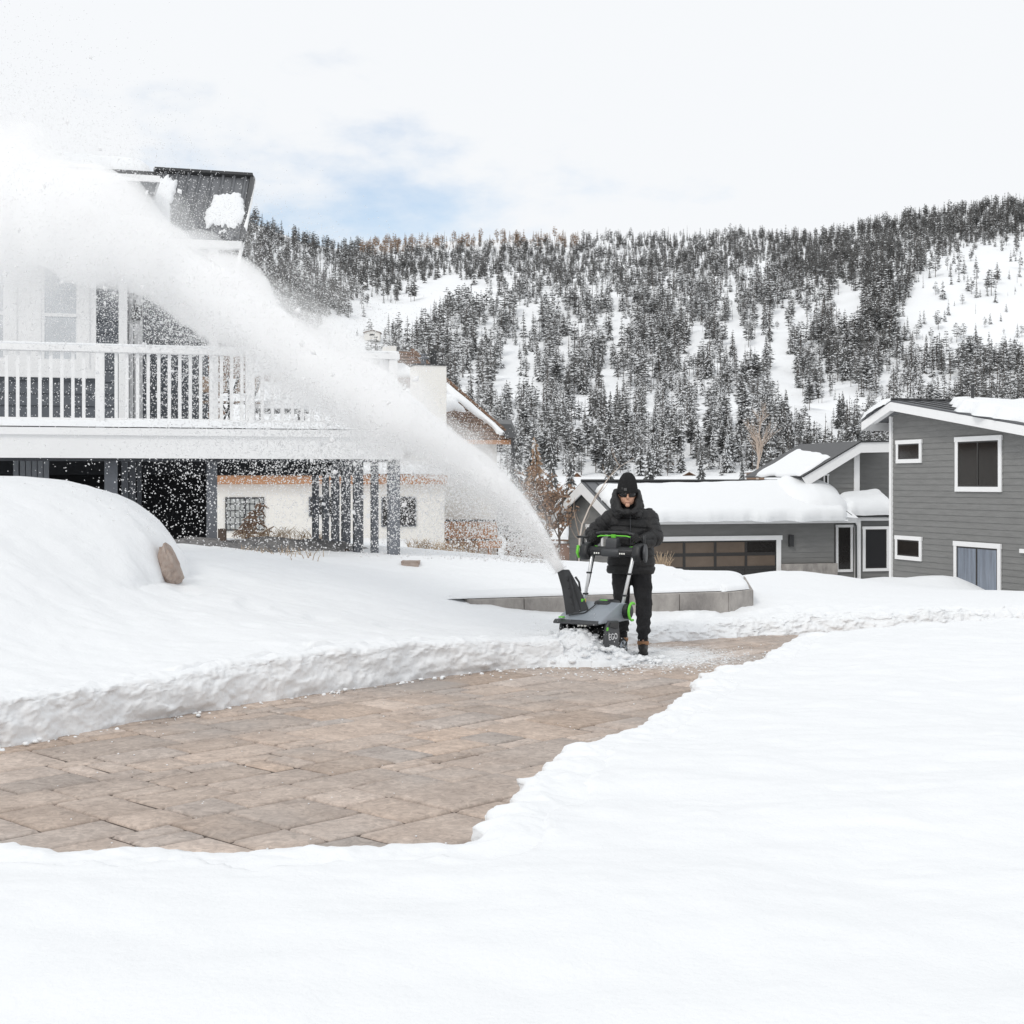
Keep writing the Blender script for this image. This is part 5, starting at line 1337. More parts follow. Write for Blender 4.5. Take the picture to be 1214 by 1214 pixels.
spruce(655, 620, 110, 5.4, .25, 'dark spruce left of the gable peak', 3)
spruce(676, 610, 125, 5.2, .3, 'snow-dusted spruce over the left end of the gable', 5)
spruce(612, 600, 120, 6.0, .3, 'slim spruce by the chalet downspout', 4)
spruce(722, 580, 150, 4.4, .25, 'dark spruce directly left of the woolly hat', 6)
spruce(770, 580, 150, 5.0, .3, 'broad spruce directly right of the woolly hat', 7)
spruce(831, 580, 170, 4.6, .4, 'snowy spruce over the middle of the garage ridge', 10)
spruce(880, 575, 170, 3.0, .3, 'small spruce left of the wide bare tree', 8)
spruce(1107, 492, 190, 2.8, .3, 'small spruce showing over the ridge of the tall house', 12)

# ------------------------------------------------------------------ cabins far down the slope
def cabin(px, py, D, w_, h, dpt, lab, steep=.9, mt=WOOD, seed=0, gx_=True, win=True):
    a = P3(px, py, D); root = thing('cabin', lab, 'cabin', (a.x, a.y, a.z - 1), 'small cabins at the foot of the mountain')
    m = MB(); m.prism([a + Vector((-w_ / 2, 0, -1.5)), a + Vector((w_ / 2, 0, -1.5)), a + Vector((w_ / 2, 0, h)), a + Vector((0, 0, h + w_ / 2 * steep)), a + Vector((-w_ / 2, 0, h))], (0, dpt, 0)); m.build('wall', mt, root)
    m = MB()
    for sx in (-1, 1):
        p0 = a + Vector((sx * (w_ / 2 + .4), -.5, h - .4 * steep + .08)); p1 = a + Vector((0, -.5, h + w_ / 2 * steep + .08))
        m.prism([p0, p1, p1 + UP * .16, p0 + UP * .16], (0, dpt + 1, 0))
    rf_ = m.build('roof', SHINGLE, root)
    for sx in (-1, 1):
        p0 = a + Vector((sx * (w_ / 2 + .4), -.35, h - .4 * steep + .25)); p1 = a + Vector((sx * .1, -.35, h + w_ / 2 * steep + .2))
        m = MB(); m.prism([p0, p1, p1 + UP * .3, p0 + UP * .3], (0, dpt + .7, 0)); m.build('roof_snow', SNOW, rf_, bevel=.08)
    if win: m = MB(); m.box(a + Vector((0, -.03, h * .5)), (w_ * .34, .08, h * .45)); m.build('window', GLASS, root)
cabin(684, 573, 290, 1.9, 1.0, 4, 'tiny cedar cabin with an orange gable among trees left of the gable peak')
cabin(795, 557, 310, 1.7, .3, 4, 'dark steep A-frame cabin above the garage ridge right of the man', 2.0, mt=SHINGLE, win=False)
cabin(727, 553, 320, 1.2, .3, 3, 'very tiny A-frame cabin up left of the woolly hat', 1.6, mt=SHINGLE, win=False)
cabin(817, 567, 295, 2.6, .3, 5, 'low brown cabin with snow roof beside the garage ridge line', .55, mt=SHINGLE, win=False)
cabin(898, 567, 280, 2.7, .9, 5, 'flat brown cabin under the wide bare tree', .12, mt=mat('brown_board', (.24, .16, .11), .9))
cabin(441, 399, 560, 6, 1.5, 6, 'pale cabin high on the slope above the blown snow', .3, mt=STUCCO)
cabin(650, 602, 105, 2.6, .5, 4, 'snow-roofed cabin behind the left roof edge of the garage', .35, mt=BARK, win=False)

# small shed with snowy roof against the gable, plus two stakes
sh = thing('woodshed', 'little brown woodshed with snow-heaped roof left of the grey gable', 'shed', tuple(P3(664, 660, 50)))
m = MB(); a = P3(664, 660, 50); m.box((a.x, a.y, a.z - .1), (.62, .6, 1.1)); m.build('wall', mat('shed_wood', (.20, .13, .10), .9, var=.2), sh)
p00, p10 = P3(652, 640, 49.6), P3(674, 640, 49.6); p01, p11 = P3(662, 628, 50.4), P3(674, 622, 50.4)
m = MB(); m.hexa([p00 - UP * .05, p10 - UP * .05, p11 - UP * .05, p01 - UP * .05, p00, p10, p11, p01]); m.build('roof', SHINGLE, sh)
snow_patch(sh, [p00, p10, p11, p01], .22, 81, nu=24, nv=20, edge=.12, ragged=.03)
for i, (px, lab) in enumerate(((684.5, 'thin black stake left of the machine handle'), (688.5, 'second thin black stake nearest the machine handle'))):
    a = P3(px, 664, 24); m = MB(); m.tube([(a.x, a.y, a.z - .2), (a.x, a.y, a.z + .22)], .013, 6); m.box((a.x, a.y, a.z + .215), (.045, .03, .03)); tag(m.build('garden_stake', DARKMETAL), lab, 'stake', 'garden stakes')

# ------------------------------------------------------------------ loose lumps of snow
def lumps(name, pts, label, cat, parent=None):
    bm = bmesh.new(); bmesh.ops.create_icosphere(bm, subdivisions=2, radius=1); bv = np.array([tuple(v.co) for v in bm.verts]); bf = np.array([[v.index for v in f.verts] for f in bm.faces]); bm.free()
    Vs = []; Fs = []; o = 0
    for (x, y, z, r) in pts:
        ph = rng.uniform(0, 50); n_ = 1 + .5 * fbm(bv[:, 0] * 1.6 + ph, bv[:, 1] * 1.6 + bv[:, 2] * 1.1 + ph, 3, 2); sc = .8 * r * np.array([rng.uniform(.8, 1.4), rng.uniform(.8, 1.3), rng.uniform(.5, .9)])
        a = rng.uniform(0, 6.28); R = np.array([[math.cos(a), -math.sin(a), 0], [math.sin(a), math.cos(a), 0], [0, 0, 1]])
        Vs.append((bv * n_[:, None] * sc) @ R.T + np.array([x, y, z])); Fs.append(bf + o); o += len(bv)
    return tag(npmesh(name, np.concatenate(Vs), np.concatenate(Fs), SNOW, parent, smooth=True), label, cat, kind='stuff')
L_ = []
left = [(-5.5, 6.5), (-4.6, 7.6), (-3.32, 9.28), (-2.75, 10.1), (-2.28, 10.8), (-1.44, 11.83), (-.7, 12.6), (-.05, 13.17), (.5, 13.55), (.95, 13.8)]
for i in range(len(left) - 1):
    (ax, ay), (bx, by_) = left[i], left[i + 1]; n_ = int(math.hypot(bx - ax, by_ - ay) * 14)
    dx, dy = bx - ax, by_ - ay; l = math.hypot(dx, dy); nx_, ny_ = -dy / l, dx / l
    for k in range(n_):
        f_ = rng.random(); r0 = .006 + .022 * rng.random() ** 2; off = rng.uniform(-.06, .03)
        L_.append((ax + dx * f_ + nx_ * off, ay + dy * f_ + ny_ * off, rng.uniform(.0, .015), r0))
for k in range(420):       # heap round the machine
    a = rng.normal(0, 1, 2); x, y = .68 + a[0] * .30, 13.86 + a[1] * .20
    h = max(0, math.exp(-(((x - .60) / .42) ** 2 + ((y - 13.82) / .28) ** 2)) * .30); L_.append((x, y, h + rng.uniform(-.01, .02), rng.uniform(.01, .045)))
for k in range(0):       # far ragged bank
    f_ = rng.random(); x = 1.2 + f_ * 2.8; y = 15.35 + f_ * 1.25 + rng.uniform(.0, .6); L_.append((x, y, min(.2, .05 + (y - 15.3 - f_ * 1.2) * .3), rng.uniform(.012, .05)))
lumps('snow_clumps', L_, 'broken snow lumps along the foot of the ploughed banks', 'snow')
C_ = []
for k in range(900):
    t_ = rng.random(); x, y = 1.1 + rng.normal(0, .8), 14.0 + rng.normal(0, .6)
    if float(sdist(np.array([x]), np.array([y]), PATH)[0]) < .02: C_.append((x, y, .006, rng.uniform(.003, .014)))
for k in range(260):
    x, y = rng.uniform(-3, 2.4), rng.uniform(6.3, 14.5)
    if float(sdist(np.array([x]), np.array([y]), PATH)[0]) < 0: C_.append((x, y, .005, rng.uniform(.002, .007)))
lumps('snow_crumbs', C_, 'crumbs of snow scattered over the cleared paving', 'snow')

# ------------------------------------------------------------------ snow blower
MF = Vector((-.55, -.835, 0)).normalized(); ML = Vector((.835, -.55, 0)).normalized(); M0 = Vector((.87, 14.12, .045))
def X3(x, y, z): return M0 + MF * x + ML * y + UP * z
MROT = Matrix((MF, ML, UP)).transposed()
BLK = mat('black_plastic', (.018, .019, .021), .45, var=.15, vscale=6)
BLK2 = mat('charcoal_plastic', (.05, .053, .058), .5, var=.15, vscale=6)
SILV = mat('silver_plastic', (.27, .30, .335), .38, var=.08, vscale=5)
ALU = mat('aluminium', (.72, .73, .74), .3, metal=.5)
GREEN = mat('lime_green', (.16, .62, .05), .45)
LED = mat('led_lens', (.95, .95, .9), .2)
RUB = mat('rubber', (.02, .02, .02), .85)
ORG = mat('caution_sticker', (.75, .35, .12), .6)
def mprism(m, xz, y0, y1): m.prism([X3(x, y0, z) for x, z in xz], ML * (y1 - y0)); return m
mw_ = thing('snow_blower', 'black and silver electric snow blower with lime green details throwing snow from its chute', 'snow blower', tuple(M0))
hw = .25
m = MB(); mprism(m, [(-.16, .33), (-.17, .43), (-.10, .50), (.05, .515), (.22, .45), (.34, .40), (.42, .36), (.43, .335), (.34, .335), (.10, .33)], -hw, hw)
m.build('housing', SILV, mw_, smooth=True, bevel=.022, seg=3)
m = MB(); mprism(m, [(.28, .33), (.45, .322), (.455, .338), (.42, .365), (.30, .35)], -hw - .02, hw - .03); m.build('front_lip', BLK2, mw_, bevel=.008, smooth=True)
m = MB(); mprism(m, [(.06, .02), (.02, .10), (.01, .22), (.06, .34), (.30, .34), (.20, .28), (.12, .18), (.13, .06)], -hw + .02, hw - .02); m.build('auger_housing', BLK, mw_, bevel=.01)
for sg, nm in ((1, 'side_plate'), (-1, 'side_plate')):
    y0 = sg * (hw - .0); m = MB()
    mprism(m, [(.10, .345), (.30, .36), (.34, .30), (.375, .08), (.36, .0), (.30, -.02), (.13, .05), (.10, .12)], y0 - .018, y0 + .018)
    sp_ = m.build(nm, BLK2, mw_, bevel=.01, smooth=True)
    m = MB(); mprism(m, [(.37, .07), (.385, -.02), (.30, -.035), (.14, .035), (.15, .06), (.30, .0)], y0 - .022, y0 + .022); m.build('scraper_edge', SILV, sp_, bevel=.004)
    if sg == 1:
        m = MB(); mprism(m, [(.13, .33), (.28, .345), (.31, .305), (.14, .27)], y0 + .018, y0 + .030); m.build('trim_panel', BLK, sp_, bevel=.004)
        m = MB(); mprism(m, [(.325, .30), (.345, .30), (.35, .27), (.33, .27)], y0 + .018, y0 + .028); m.build('accent', GREEN, sp_)
        cu = bpy.data.curves.new('logo', 'FONT'); cu.body = 'EGO'; cu.size = .085; cu.extrude = .002; cu.align_x = 'CENTER'
        to = bpy.data.objects.new('tmp', cu); COL.objects.link(to); dg = bpy.context.evaluated_depsgraph_get(); me = bpy.data.meshes.new_from_object(to.evaluated_get(dg))
        bpy.data.objects.remove(to); xa = -MF; za = (UP + MF * .10).normalized()
        me.transform(Matrix.Translation(X3(.225, y0 + .021, .175)) @ Matrix((xa, za, ML)).transposed().to_4x4()); me.materials.clear(); me.materials.append(mat('white_print', (.75, .76, .77), .5)); link('logo', me, sp_)
# auger with two spiral paddles
m = MB(); m.tube([X3(.24, -hw + .02, .15), X3(.24, hw - .02, .15)], .022, 10); ag = m.build('auger', BLK2, mw_)
for ph in (0, math.pi):
    m = MB(); vs = []; n = 28
    for i in range(n + 1):
        yy = -hw + .03 + (2 * hw - .06) * i / n; a = ph + 2.2 * abs(i / n - .5) * 2
        for r0 in (.03, .125): vs.append(X3(.24 + r0 * math.cos(a), yy, .15 + r0 * math.sin(a)))
    top = len(vs); vs += [v + MF * .008 + UP * .008 for v in vs]
    fs = []
    for i in range(n): fs += [(2 * i, 2 * i + 1, 2 * i + 3, 2 * i + 2), (top + 2 * i, top + 2 * i + 2, top + 2 * i + 3, top + 2 * i + 1), (2 * i + 1, top + 2 * i + 1, top + 2 * i + 3, 2 * i + 3), (2 * i, 2 * i + 2, top + 2 * i + 2, top + 2 * i)]
    m.add(vs, fs); m.build('paddle', RUB, ag)
# wheels
for sg in (-1, 1):
    c = X3(-.03, sg * .215, .07); m = MB(); m.lathe(c - ML * .025, ML, [(0, .07), (.004, .092), (.014, .10), (.036, .10), (.046, .092), (.05, .07)], 28); wh = m.build('wheel', RUB, mw_, smooth='auto')
    for i in range(0): pass
    m = MB(); m.lathe(c - ML * .028, ML, [(0, .066), (.003, .07), (.053, .07), (.056, .066)], 24); rm = m.build('rim', SILV, wh, smooth='auto')
    m = MB()
    for k in range(5): a = k * 2 * math.pi / 5; m.tube([c + ML * sg * .03, c + ML * sg * .03 + MF * math.cos(a) * .065 + UP * math.sin(a) * .065], .010, 6)
    m.lathe(c + ML * (sg * .03 - .008), ML, [(0, .02), (.016, .02)], 12); m.build('hub', BLK2, wh)
m = MB(); m.tube([X3(-.03, -.24, .07), X3(-.03, .24, .07)], .01, 8); m.build('axle', BLK2, mw_)
# battery bay with lid
m = MB(); mprism(m, [(-.15, .44), (-.14, .52), (-.02, .54), (.08, .525), (.12, .48)], -.02, .15); bt = m.build('battery_bay', BLK, mw_, bevel=.015, smooth=True)
m = MB(); mprism(m, [(.01, .535), (.045, .535), (.05, .525), (.0, .525)], .02, .10); m.build('latch', GREEN, bt, bevel=.003)
# round knobs on the left flank
m = MB(); m.lathe(X3(-.06, hw - .005, .425), ML, [(0, .075), (.05, .075), (.06, .06)], 26); kb = m.build('pivot_disc', BLK, mw_, smooth='auto')
m = MB(); m.tube([X3(-.06 + .075 * math.cos(a), hw + .075, .425 + .085 * math.sin(a)) for a in [math.radians(q) for q in range(-100, 121, 20)]], .013, 8); m.build('clamp_lever', GREEN, kb, smooth=True)
m = MB(); m.tube([X3(-.06 + .075 * math.cos(a), -hw - .05, .425 + .085 * math.sin(a)) for a in [math.radians(q) for q in range(-100, 121, 20)]], .013, 8); m.build('clamp_lever', GREEN, mw_, smooth=True)
# headlight
m = MB(); mprism(m, [(.385, .30), (.40, .325), (.36, .335), (.35, .30)], -.04, .10); hl = m.build('headlight', BLK2, mw_, bevel=.004)
for k in range(3): m = MB(); c = X3(.402, -.01 + k * .035, .314); m.lathe(c, MF, [(-.01, .013), (0, .013), (.004, .008)], 10); m.build('led', LED, hl)
# chute: tapered channel, open towards the far left
cb = X3(.20, -.135, .375)
def CH(a, b_, z): return cb + Vector((1, 0, 0)) * a + Vector((0, 1, 0)) * b_ + UP * z      # a: viewer right, b_: away, z: up
m = MB(); m.lathe(cb - UP * .01, UP, [(0, .14), (.03, .14), (.045, .12), (.06, .11)], 26); chu = m.build('chute', BLK2, mw_, smooth='auto')
secs = [(0, .02, .122, .11), (-.03, .14, .108, .098), (-.075, .28, .086, .08), (-.125, .40, .070, .066), (-.148, .455, .062, .060)]
m = MB(); vo = []; vi = []
angs = [math.radians(q) for q in (-175, -140, -95, -45, -20, 15, 45, 85, 120)]
for (ax_, z_, rx, ry) in secs:
    for a in angs:
        sq = min(1.32, 1 / max(abs(math.cos(a)), abs(math.sin(a)))); vo.append(CH(ax_ + rx * math.cos(a) * sq, ry * math.sin(a) * sq, z_)); vi.append(CH(ax_ + (rx - .008) * math.cos(a) * sq, (ry - .008) * math.sin(a) * sq, z_))
k = len(angs); n = len(secs); vs = vo + vi; O = len(vo)
fs = []
for i in range(n - 1):
    for j in range(k - 1):
        a = i * k + j; fs.append((a, a + 1, a + k + 1, a + k)); fs.append((O + a, O + a + k, O + a + k + 1, O + a + 1))
for j in range(k - 1): fs.append(((n - 1) * k + j, (n - 1) * k + j + 1, O + (n - 1) * k + j + 1, O + (n - 1) * k + j))
for i in range(n - 1):
    for e in (0, k - 1): a = i * k + e; fs.append((a, a + k, O + a + k, O + a))
m.add(vs, fs); m.build('chute_wall', mat('chute_black', (.028, .030, .033), .38, var=.2, vscale=8), chu)
m = MB()
for (aa, bb) in (((-.04, .08), (-.10, .40)), ((.02, .06), (-.07, .40))):
    m.tube([CH(aa[0], -.10, aa[1]), CH((aa[0] + bb[0]) / 2, -.088, .24), CH(bb[0], -.068, bb[1])], .007, 5)
for z_ in (.12, .2, .28, .36): m.ball(CH(-.035 - z_ * .2, -.098 + z_ * .07, z_), .011, 6, 5)
m.build('chute_rib', BLK, chu)
m = MB()
for q in range(3): m.lathe(CH(-.01 - q * .006, -.05 + q * .03, .215 + q * .0), Vector((1, -.3, 0)), [(0, .018), (.02, .018)], 10)
m.tube([CH(.02, -.06, .25), CH(.005, -.06, .34), CH(-.03, -.05, .39)], .012, 6); m.build('deflector_hinge', BLK, chu)
m = MB(); m.box(CH(.048, -.075, .155), (.05, .012, .05), Matrix.Rotation(.5, 3, 'Z')); m.build('warning_label', ORG, chu)
m = MB(); m.box(CH(.045, -.083, .165), (.045, .012, .03), Matrix.Rotation(.5, 3, 'Z')); m.build('adjuster', GREEN, chu, bevel=.004)
m = MB(); m.tube([X3(.12, .04, .515), X3(.20, .03, .475), X3(.30, .0, .425), X3(.36, -.08, .41), X3(.37, -.14, .40)], .006, 6); m.build('cable', BLK, mw_)
m = MB(); m.box(X3(.42, -.19, .385), (.04, .05, .012), MROT); m.build('badge', GREEN, mw_)
# handle tubes
for sg in (-1, 1):
    m = MB(); m.tube([X3(-.02, sg * .215, .40), X3(-.235, sg * .235, .93), X3(-.27, sg * .24, 1.0)], .017, 12); tb_ = m.build('handle_tube', ALU, mw_, smooth=True)
    for q in (.33, .72): p = X3(-.02, sg * .215, .40).lerp(X3(-.235, sg * .235, .93), q); m = MB(); m.box(p, (.045, .045, .018), MROT); m.build('clip', BLK, tb_, bevel=.004)
    m = MB(); p0, p1 = X3(-.04, sg * .235, .43), X3(-.255, sg * .215, .95); m.tube([p0, p0.lerp(p1, .5) + ML * sg * -.012, p1], .008, 6); m.build('cable', BLK, tb_)
# console
m = MB(); mprism(m, [(-.20, .955), (-.19, 1.01), (-.23, 1.045), (-.33, 1.04), (-.33, .97), (-.25, .945)], -.27, .27); cs = m.build('console', BLK, mw_, bevel=.014, smooth=True)
m = MB(); mprism(m, [(-.185, .945), (-.175, 1.0), (-.20, 1.03), (-.25, 1.02), (-.25, .945)], -.10, .10); mprism(m, [(-.20, 1.02), (-.21, 1.12), (-.25, 1.135), (-.30, 1.12), (-.32, 1.02)], -.065, .065); m.build('control_pod', BLK2, cs, bevel=.014, smooth=True)
for y in (-.155, .135):
    for k in range(3): m = MB(); m.lathe(X3(-.192, y + (k - 1) * .024, .978), MF, [(-.01, .009), (0, .009), (.003, .006)], 8); m.build('led', LED, cs)
for sg in (-1, 1):
    m = MB(); mprism(m, [(-.20, .90), (-.15, .96), (-.18, 1.06), (-.28, 1.09), (-.36, 1.05), (-.34, .93)], sg * .30 - .045, sg * .30 + .045); m.build('side_pod', BLK, cs, bevel=.02, smooth=True)
m = MB(); m.lathe(X3(-.25, .345, .985), Vector((1, -.22, 0)), [(0, .07), (.012, .09), (.028, .09), (.036, .07)], 26); m.build('hand_wheel', BLK2, cs, smooth='auto')
m = MB(); m.tube([X3(-.20, -.36, .93), X3(-.17, -.365, .98), X3(-.19, -.365, 1.05)], .016, 8); m.build('accent', GREEN, cs, smooth=True)
m = MB(); m.tube([X3(-.24, -.34, 1.04), X3(-.24, -.34, 1.13)], .014, 8); m.tube([X3(-.24, -.40, 1.135), X3(-.24, -.28, 1.135)], .013, 8); m.build('chute_crank', BLK, cs, smooth=True)
m = MB(); m.tube([X3(-.30, .325, 1.05), X3(-.30, .325, 1.17)], .016, 8); m.build('lever', BLK, cs, smooth=True)
bail = [X3(-.29, -.255, 1.05), X3(-.29, -.245, 1.12), X3(-.29, -.21, 1.165), X3(-.29, -.15, 1.18), X3(-.29, 0, 1.183), X3(-.29, .15, 1.18), X3(-.29, .21, 1.165), X3(-.29, .245, 1.12), X3(-.29, .255, 1.05)]
m = MB(); m.tube(bail, .018, 12); hb = m.build('handlebar', BLK, mw_, smooth=True)
m = MB(); m.tube([p - UP * .03 + MF * .022 + ML * (0) for p in bail[1:-1]], .007, 8); m.build('bail_bar', GREEN, hb, smooth=True)
m = MB(); mprism(m, [(-.262, 1.12), (-.250, 1.165), (-.27, 1.165), (-.28, 1.12)], -.025, .025); m.build('start_button', GREEN, hb, bevel=.004)
for sg in (-1, 1): m = MB(); m.tube([X3(-.27, sg * .215, 1.045), X3(-.265, sg * .16, 1.036), X3(-.265, sg * .09, 1.036)], .006, 6); m.build('bail_bar', GREEN, hb)

# ------------------------------------------------------------------ the man
PO = Vector((1.216, 14.66, 0))
def PP(x, y, z): return PO + Vector((x, y, z))
def loft(m, rings, n=28):
    vs = []
    for (cx, cy, z, rx, ry) in rings:
        for k in range(n): a = 2 * math.pi * k / n; vs.append(PP(cx + rx * math.cos(a), cy + ry * math.sin(a), z))
    r_n = len(rings)
    m.add(vs, [(i * n + k, i * n + (k + 1) % n, (i + 1) * n + (k + 1) % n, (i + 1) * n + k) for i in range(r_n - 1) for k in range(n)] + [tuple(range(n - 1, -1, -1)), tuple(range((r_n - 1) * n, r_n * n))])
def limb(m, pts, rs):
    pts = [PP(*p) for p in pts]
    for i in range(len(pts) - 1):
        a, b_ = pts[i], pts[i + 1]; n = max(2, int((b_ - a).length / .03))
        for k in range(n + 1):
            f_ = k / n; r0 = rs[i] + (rs[i + 1] - rs[i]) * f_; m.ball(a.lerp(b_, f_), r0, 14, 9)
def remesh(name, m, voxel, mt, parent, sm=6, fn=None):
    me = bpy.data.meshes.new('tmp'); me.from_pydata(m.v, [], m.f); o = bpy.data.objects.new('tmp', me); COL.objects.link(o)
    bm = bmesh.new(); bm.from_mesh(me); bmesh.ops.recalc_face_normals(bm, faces=bm.faces); bm.to_mesh(me); bm.free()
    md = o.modifiers.new('r', 'REMESH'); md.mode = 'VOXEL'; md.voxel_size = voxel
    s_ = o.modifiers.new('s', 'SMOOTH'); s_.iterations = sm; s_.factor = .5
    dg = bpy.context.evaluated_depsgraph_get(); me2 = bpy.data.meshes.new_from_object(o.evaluated_get(dg)); bpy.data.objects.remove(o)
    me2.name = name; me2.materials.clear(); me2.materials.append(mt)
    if fn is not None:
        n = len(me2.vertices); co = np.empty(n * 3, np.float32); me2.vertices.foreach_get('co', co); co = co.reshape(-1, 3); no = np.empty(n * 3, np.float32); me2.vertices.foreach_get('normal', no); no = no.reshape(-1, 3)
        co = co + no * fn(co - np.array(PO), no)[:, None]; me2.vertices.foreach_set('co', co.astype(np.float32).ravel()); me2.update()
    me2.polygons.foreach_set('use_smooth', [True] * len(me2.polygons))
    return link(name, me2, parent)
SKIN = mat('skin', (.56, .32, .22), .55, var=.08, vscale=14)
JACK = mat('black_puffer', (.0105, .0105, .0115), .62, var=.25, vscale=9, bump=.35, bscale=60)
TROU = mat('black_trousers', (.010, .010, .0115), .85, var=.3, vscale=9, bump=.4, bscale=50)
KNIT = mat('black_knit', (.012, .012, .013), .95, var=.2, vscale=30, bump=.6, bscale=160)
GLOV = mat('black_glove', (.010, .010, .010), .8, var=.2, vscale=20)
HC = (-.048, -.125, 1.612)                           # middle of the head
shl, elL, wrL = (-.185, .0, 1.375), (-.385, .06, 1.205), (-.385, -.085, 1.135)
shr, elR, wrR = (.18, .0, 1.375), (.225, -.17, 1.175), (.085, -.345, 1.135)
gL = X3(-.29, -.235, 1.125) - PO; gR = X3(-.29, .24, 1.12) - PO
m = MB()
loft(m, [(0, .02, .84, .15, .11), (0, 0, 1.0, .16, .11), (0, -.01, 1.2, .16, .11), (0, -.01, 1.38, .17, .10), (0, -.03, 1.46, .08, .07), (-.03, -.07, 1.55, .06, .06)])
limb(m, [(-.09, .01, .88), (-.100, -.01, .50), (-.074, .175, .20), (-.075, .18, .10)], [.085, .050, .034, .030]); limb(m, [(.095, .0, .88), (.125, -.085, .50), (.108, -.175, .20), (.107, -.178, .10)], [.085, .050, .034, .030])
limb(m, [(-.075, .18, .07), (-.078, .08, .04)], [.04, .03]); limb(m, [(.105, -.18, .07), (.10, -.30, .04)], [.04, .03])
limb(m, [(-.17, 0, 1.40), elL, wrL, tuple(gL + Vector((-.0, .02, .035)))], [.055, .045, .030, .016]); limb(m, [(.17, 0, 1.40), elR, wrR, tuple(gR + Vector((.0, .02, .035)))], [.055, .045, .030, .016])
m.ball(PP(*HC), (.078, .095, .115), 20, 14)                                    # skull
m.ball(PP(HC[0], HC[1] - .028, HC[2] - .052), (.068, .068, .068), 18, 12)       # jaw
m.ball(PP(HC[0] - .004, HC[1] - .088, HC[2] - .112), (.026, .022, .020), 12, 8) # chin
m.ball(PP(HC[0] - .004, HC[1] - .106, HC[2] - .035), (.014, .020, .020), 12, 8) # nose
m.ball(PP(HC[0] - .003, HC[1] - .096, HC[2] - .010), (.010, .012, .026), 10, 8)
for sx in (-1, 1): m.ball(PP(HC[0] + sx * .034, HC[1] - .070, HC[2] - .045), (.024, .020, .022), 10, 8); m.ball(PP(HC[0] + sx * .079, HC[1] + .01, HC[2] - .02), (.010, .020, .030), 10, 8)
m.ball(PP(HC[0] - .003, HC[1] - .088, HC[2] - .082), (.024, .012, .012), 10, 8)
man = remesh('person', m, .0065, SKIN, None, 3)
tag(man, 'person in black hooded puffer jacket, woolly hat and sunglasses pushing the snow blower', 'person')
def tie(o): return o
m = MB(); m.tube([PP(HC[0] - .024, HC[1] - .094, HC[2] - .082), PP(HC[0] - .003, HC[1] - .104, HC[2] - .085), PP(HC[0] + .019, HC[1] - .095, HC[2] - .081)], .0028, 6)
m.build('mouth', mat('lip', (.28, .11, .09), .6), man)
m = MB()
for sx in (-1, 1):
    vs = []
    for i in range(9):
        a = math.radians(8 + i * 8) * sx
        for (zz, rr) in ((.012, .099), (-.002, .104), (-.020, .1005), (-.027, .096)):
            k = 1 - .25 * (i / 8) ** 2 if zz < 0 else 1
            vs.append(PP(HC[0] + math.sin(a) * (rr - .012), HC[1] - math.cos(a) * (rr + .008), HC[2] - .004 + zz * k))
    o = len(vs); vs += [Vector(v) + Vector((0, .006, 0)) for v in vs]
    fs = []
    for i in range(8):
        for j in range(3): a = i * 4 + j; fs += [(a, a + 4, a + 5, a + 1), (o + a, o + a + 1, o + a + 5, o + a + 4)]
    for i in range(8): fs += [(i * 4, o + i * 4, o + i * 4 + 4, i * 4 + 4), (i * 4 + 3, i * 4 + 7, o + i * 4 + 7, o + i * 4 + 3)]
    m.add(vs, fs)
m.tube([PP(HC[0] - .02, HC[1] - .106, HC[2] + .004), PP(HC[0], HC[1] - .109, HC[2] + .007), PP(HC[0] + .02, HC[1] - .106, HC[2] + .004)], .004, 6)
for sx in (-1, 1): m.tube([PP(HC[0] + sx * .082, HC[1] - .05, HC[2] + .002), PP(HC[0] + sx * .086, HC[1] + .01, HC[2] + .004)], .004, 6)
m.build('sunglasses', mat('sunglass_lens', (.004, .004, .005), .18, spec=.4), man, smooth='auto')
# hat
m = MB(); bx, by2 = HC[0] + .003, HC[1] + .012
loft(m, [(bx - .004, by2 - .006, HC[2] + .012, .094, .108), (bx, by2, HC[2] + .03, .100, .112), (bx, by2, HC[2] + .085, .099, .112), (bx + .002, by2 + .006, HC[2] + .135, .090, .102), (bx + .004, by2 + .012, HC[2] + .18, .069, .080), (bx + .004, by2 + .016, HC[2] + .212, .042, .05), (bx + .004, by2 + .018, HC[2] + .222, .015, .02)], 40)
def knit(c, no):
    a = np.arctan2(c[:, 1] - by2, c[:, 0] - bx); return .0016 * np.cos(a * 46) + .003 * (c[:, 2] < HC[2] + .075)
ht = remesh('woolly_hat', m, .005, KNIT, man, 3, knit)
m = MB(); m.box(PP(bx - .030, by2 - .112, HC[2] + .048), (.030, .006, .028), Matrix.Rotation(-.28, 3, 'Z')); m.build('patch', mat('patch_grey', (.085, .085, .085), .7), ht, bevel=.002)
m = MB(); m.box(PP(bx - .060, by2 - .098, HC[2] + .058), (.020, .006, .022), Matrix.Rotation(-.6, 3, 'Z')); m.build('patch', mat('patch_dark', (.04, .04, .04), .7), ht, bevel=.002)
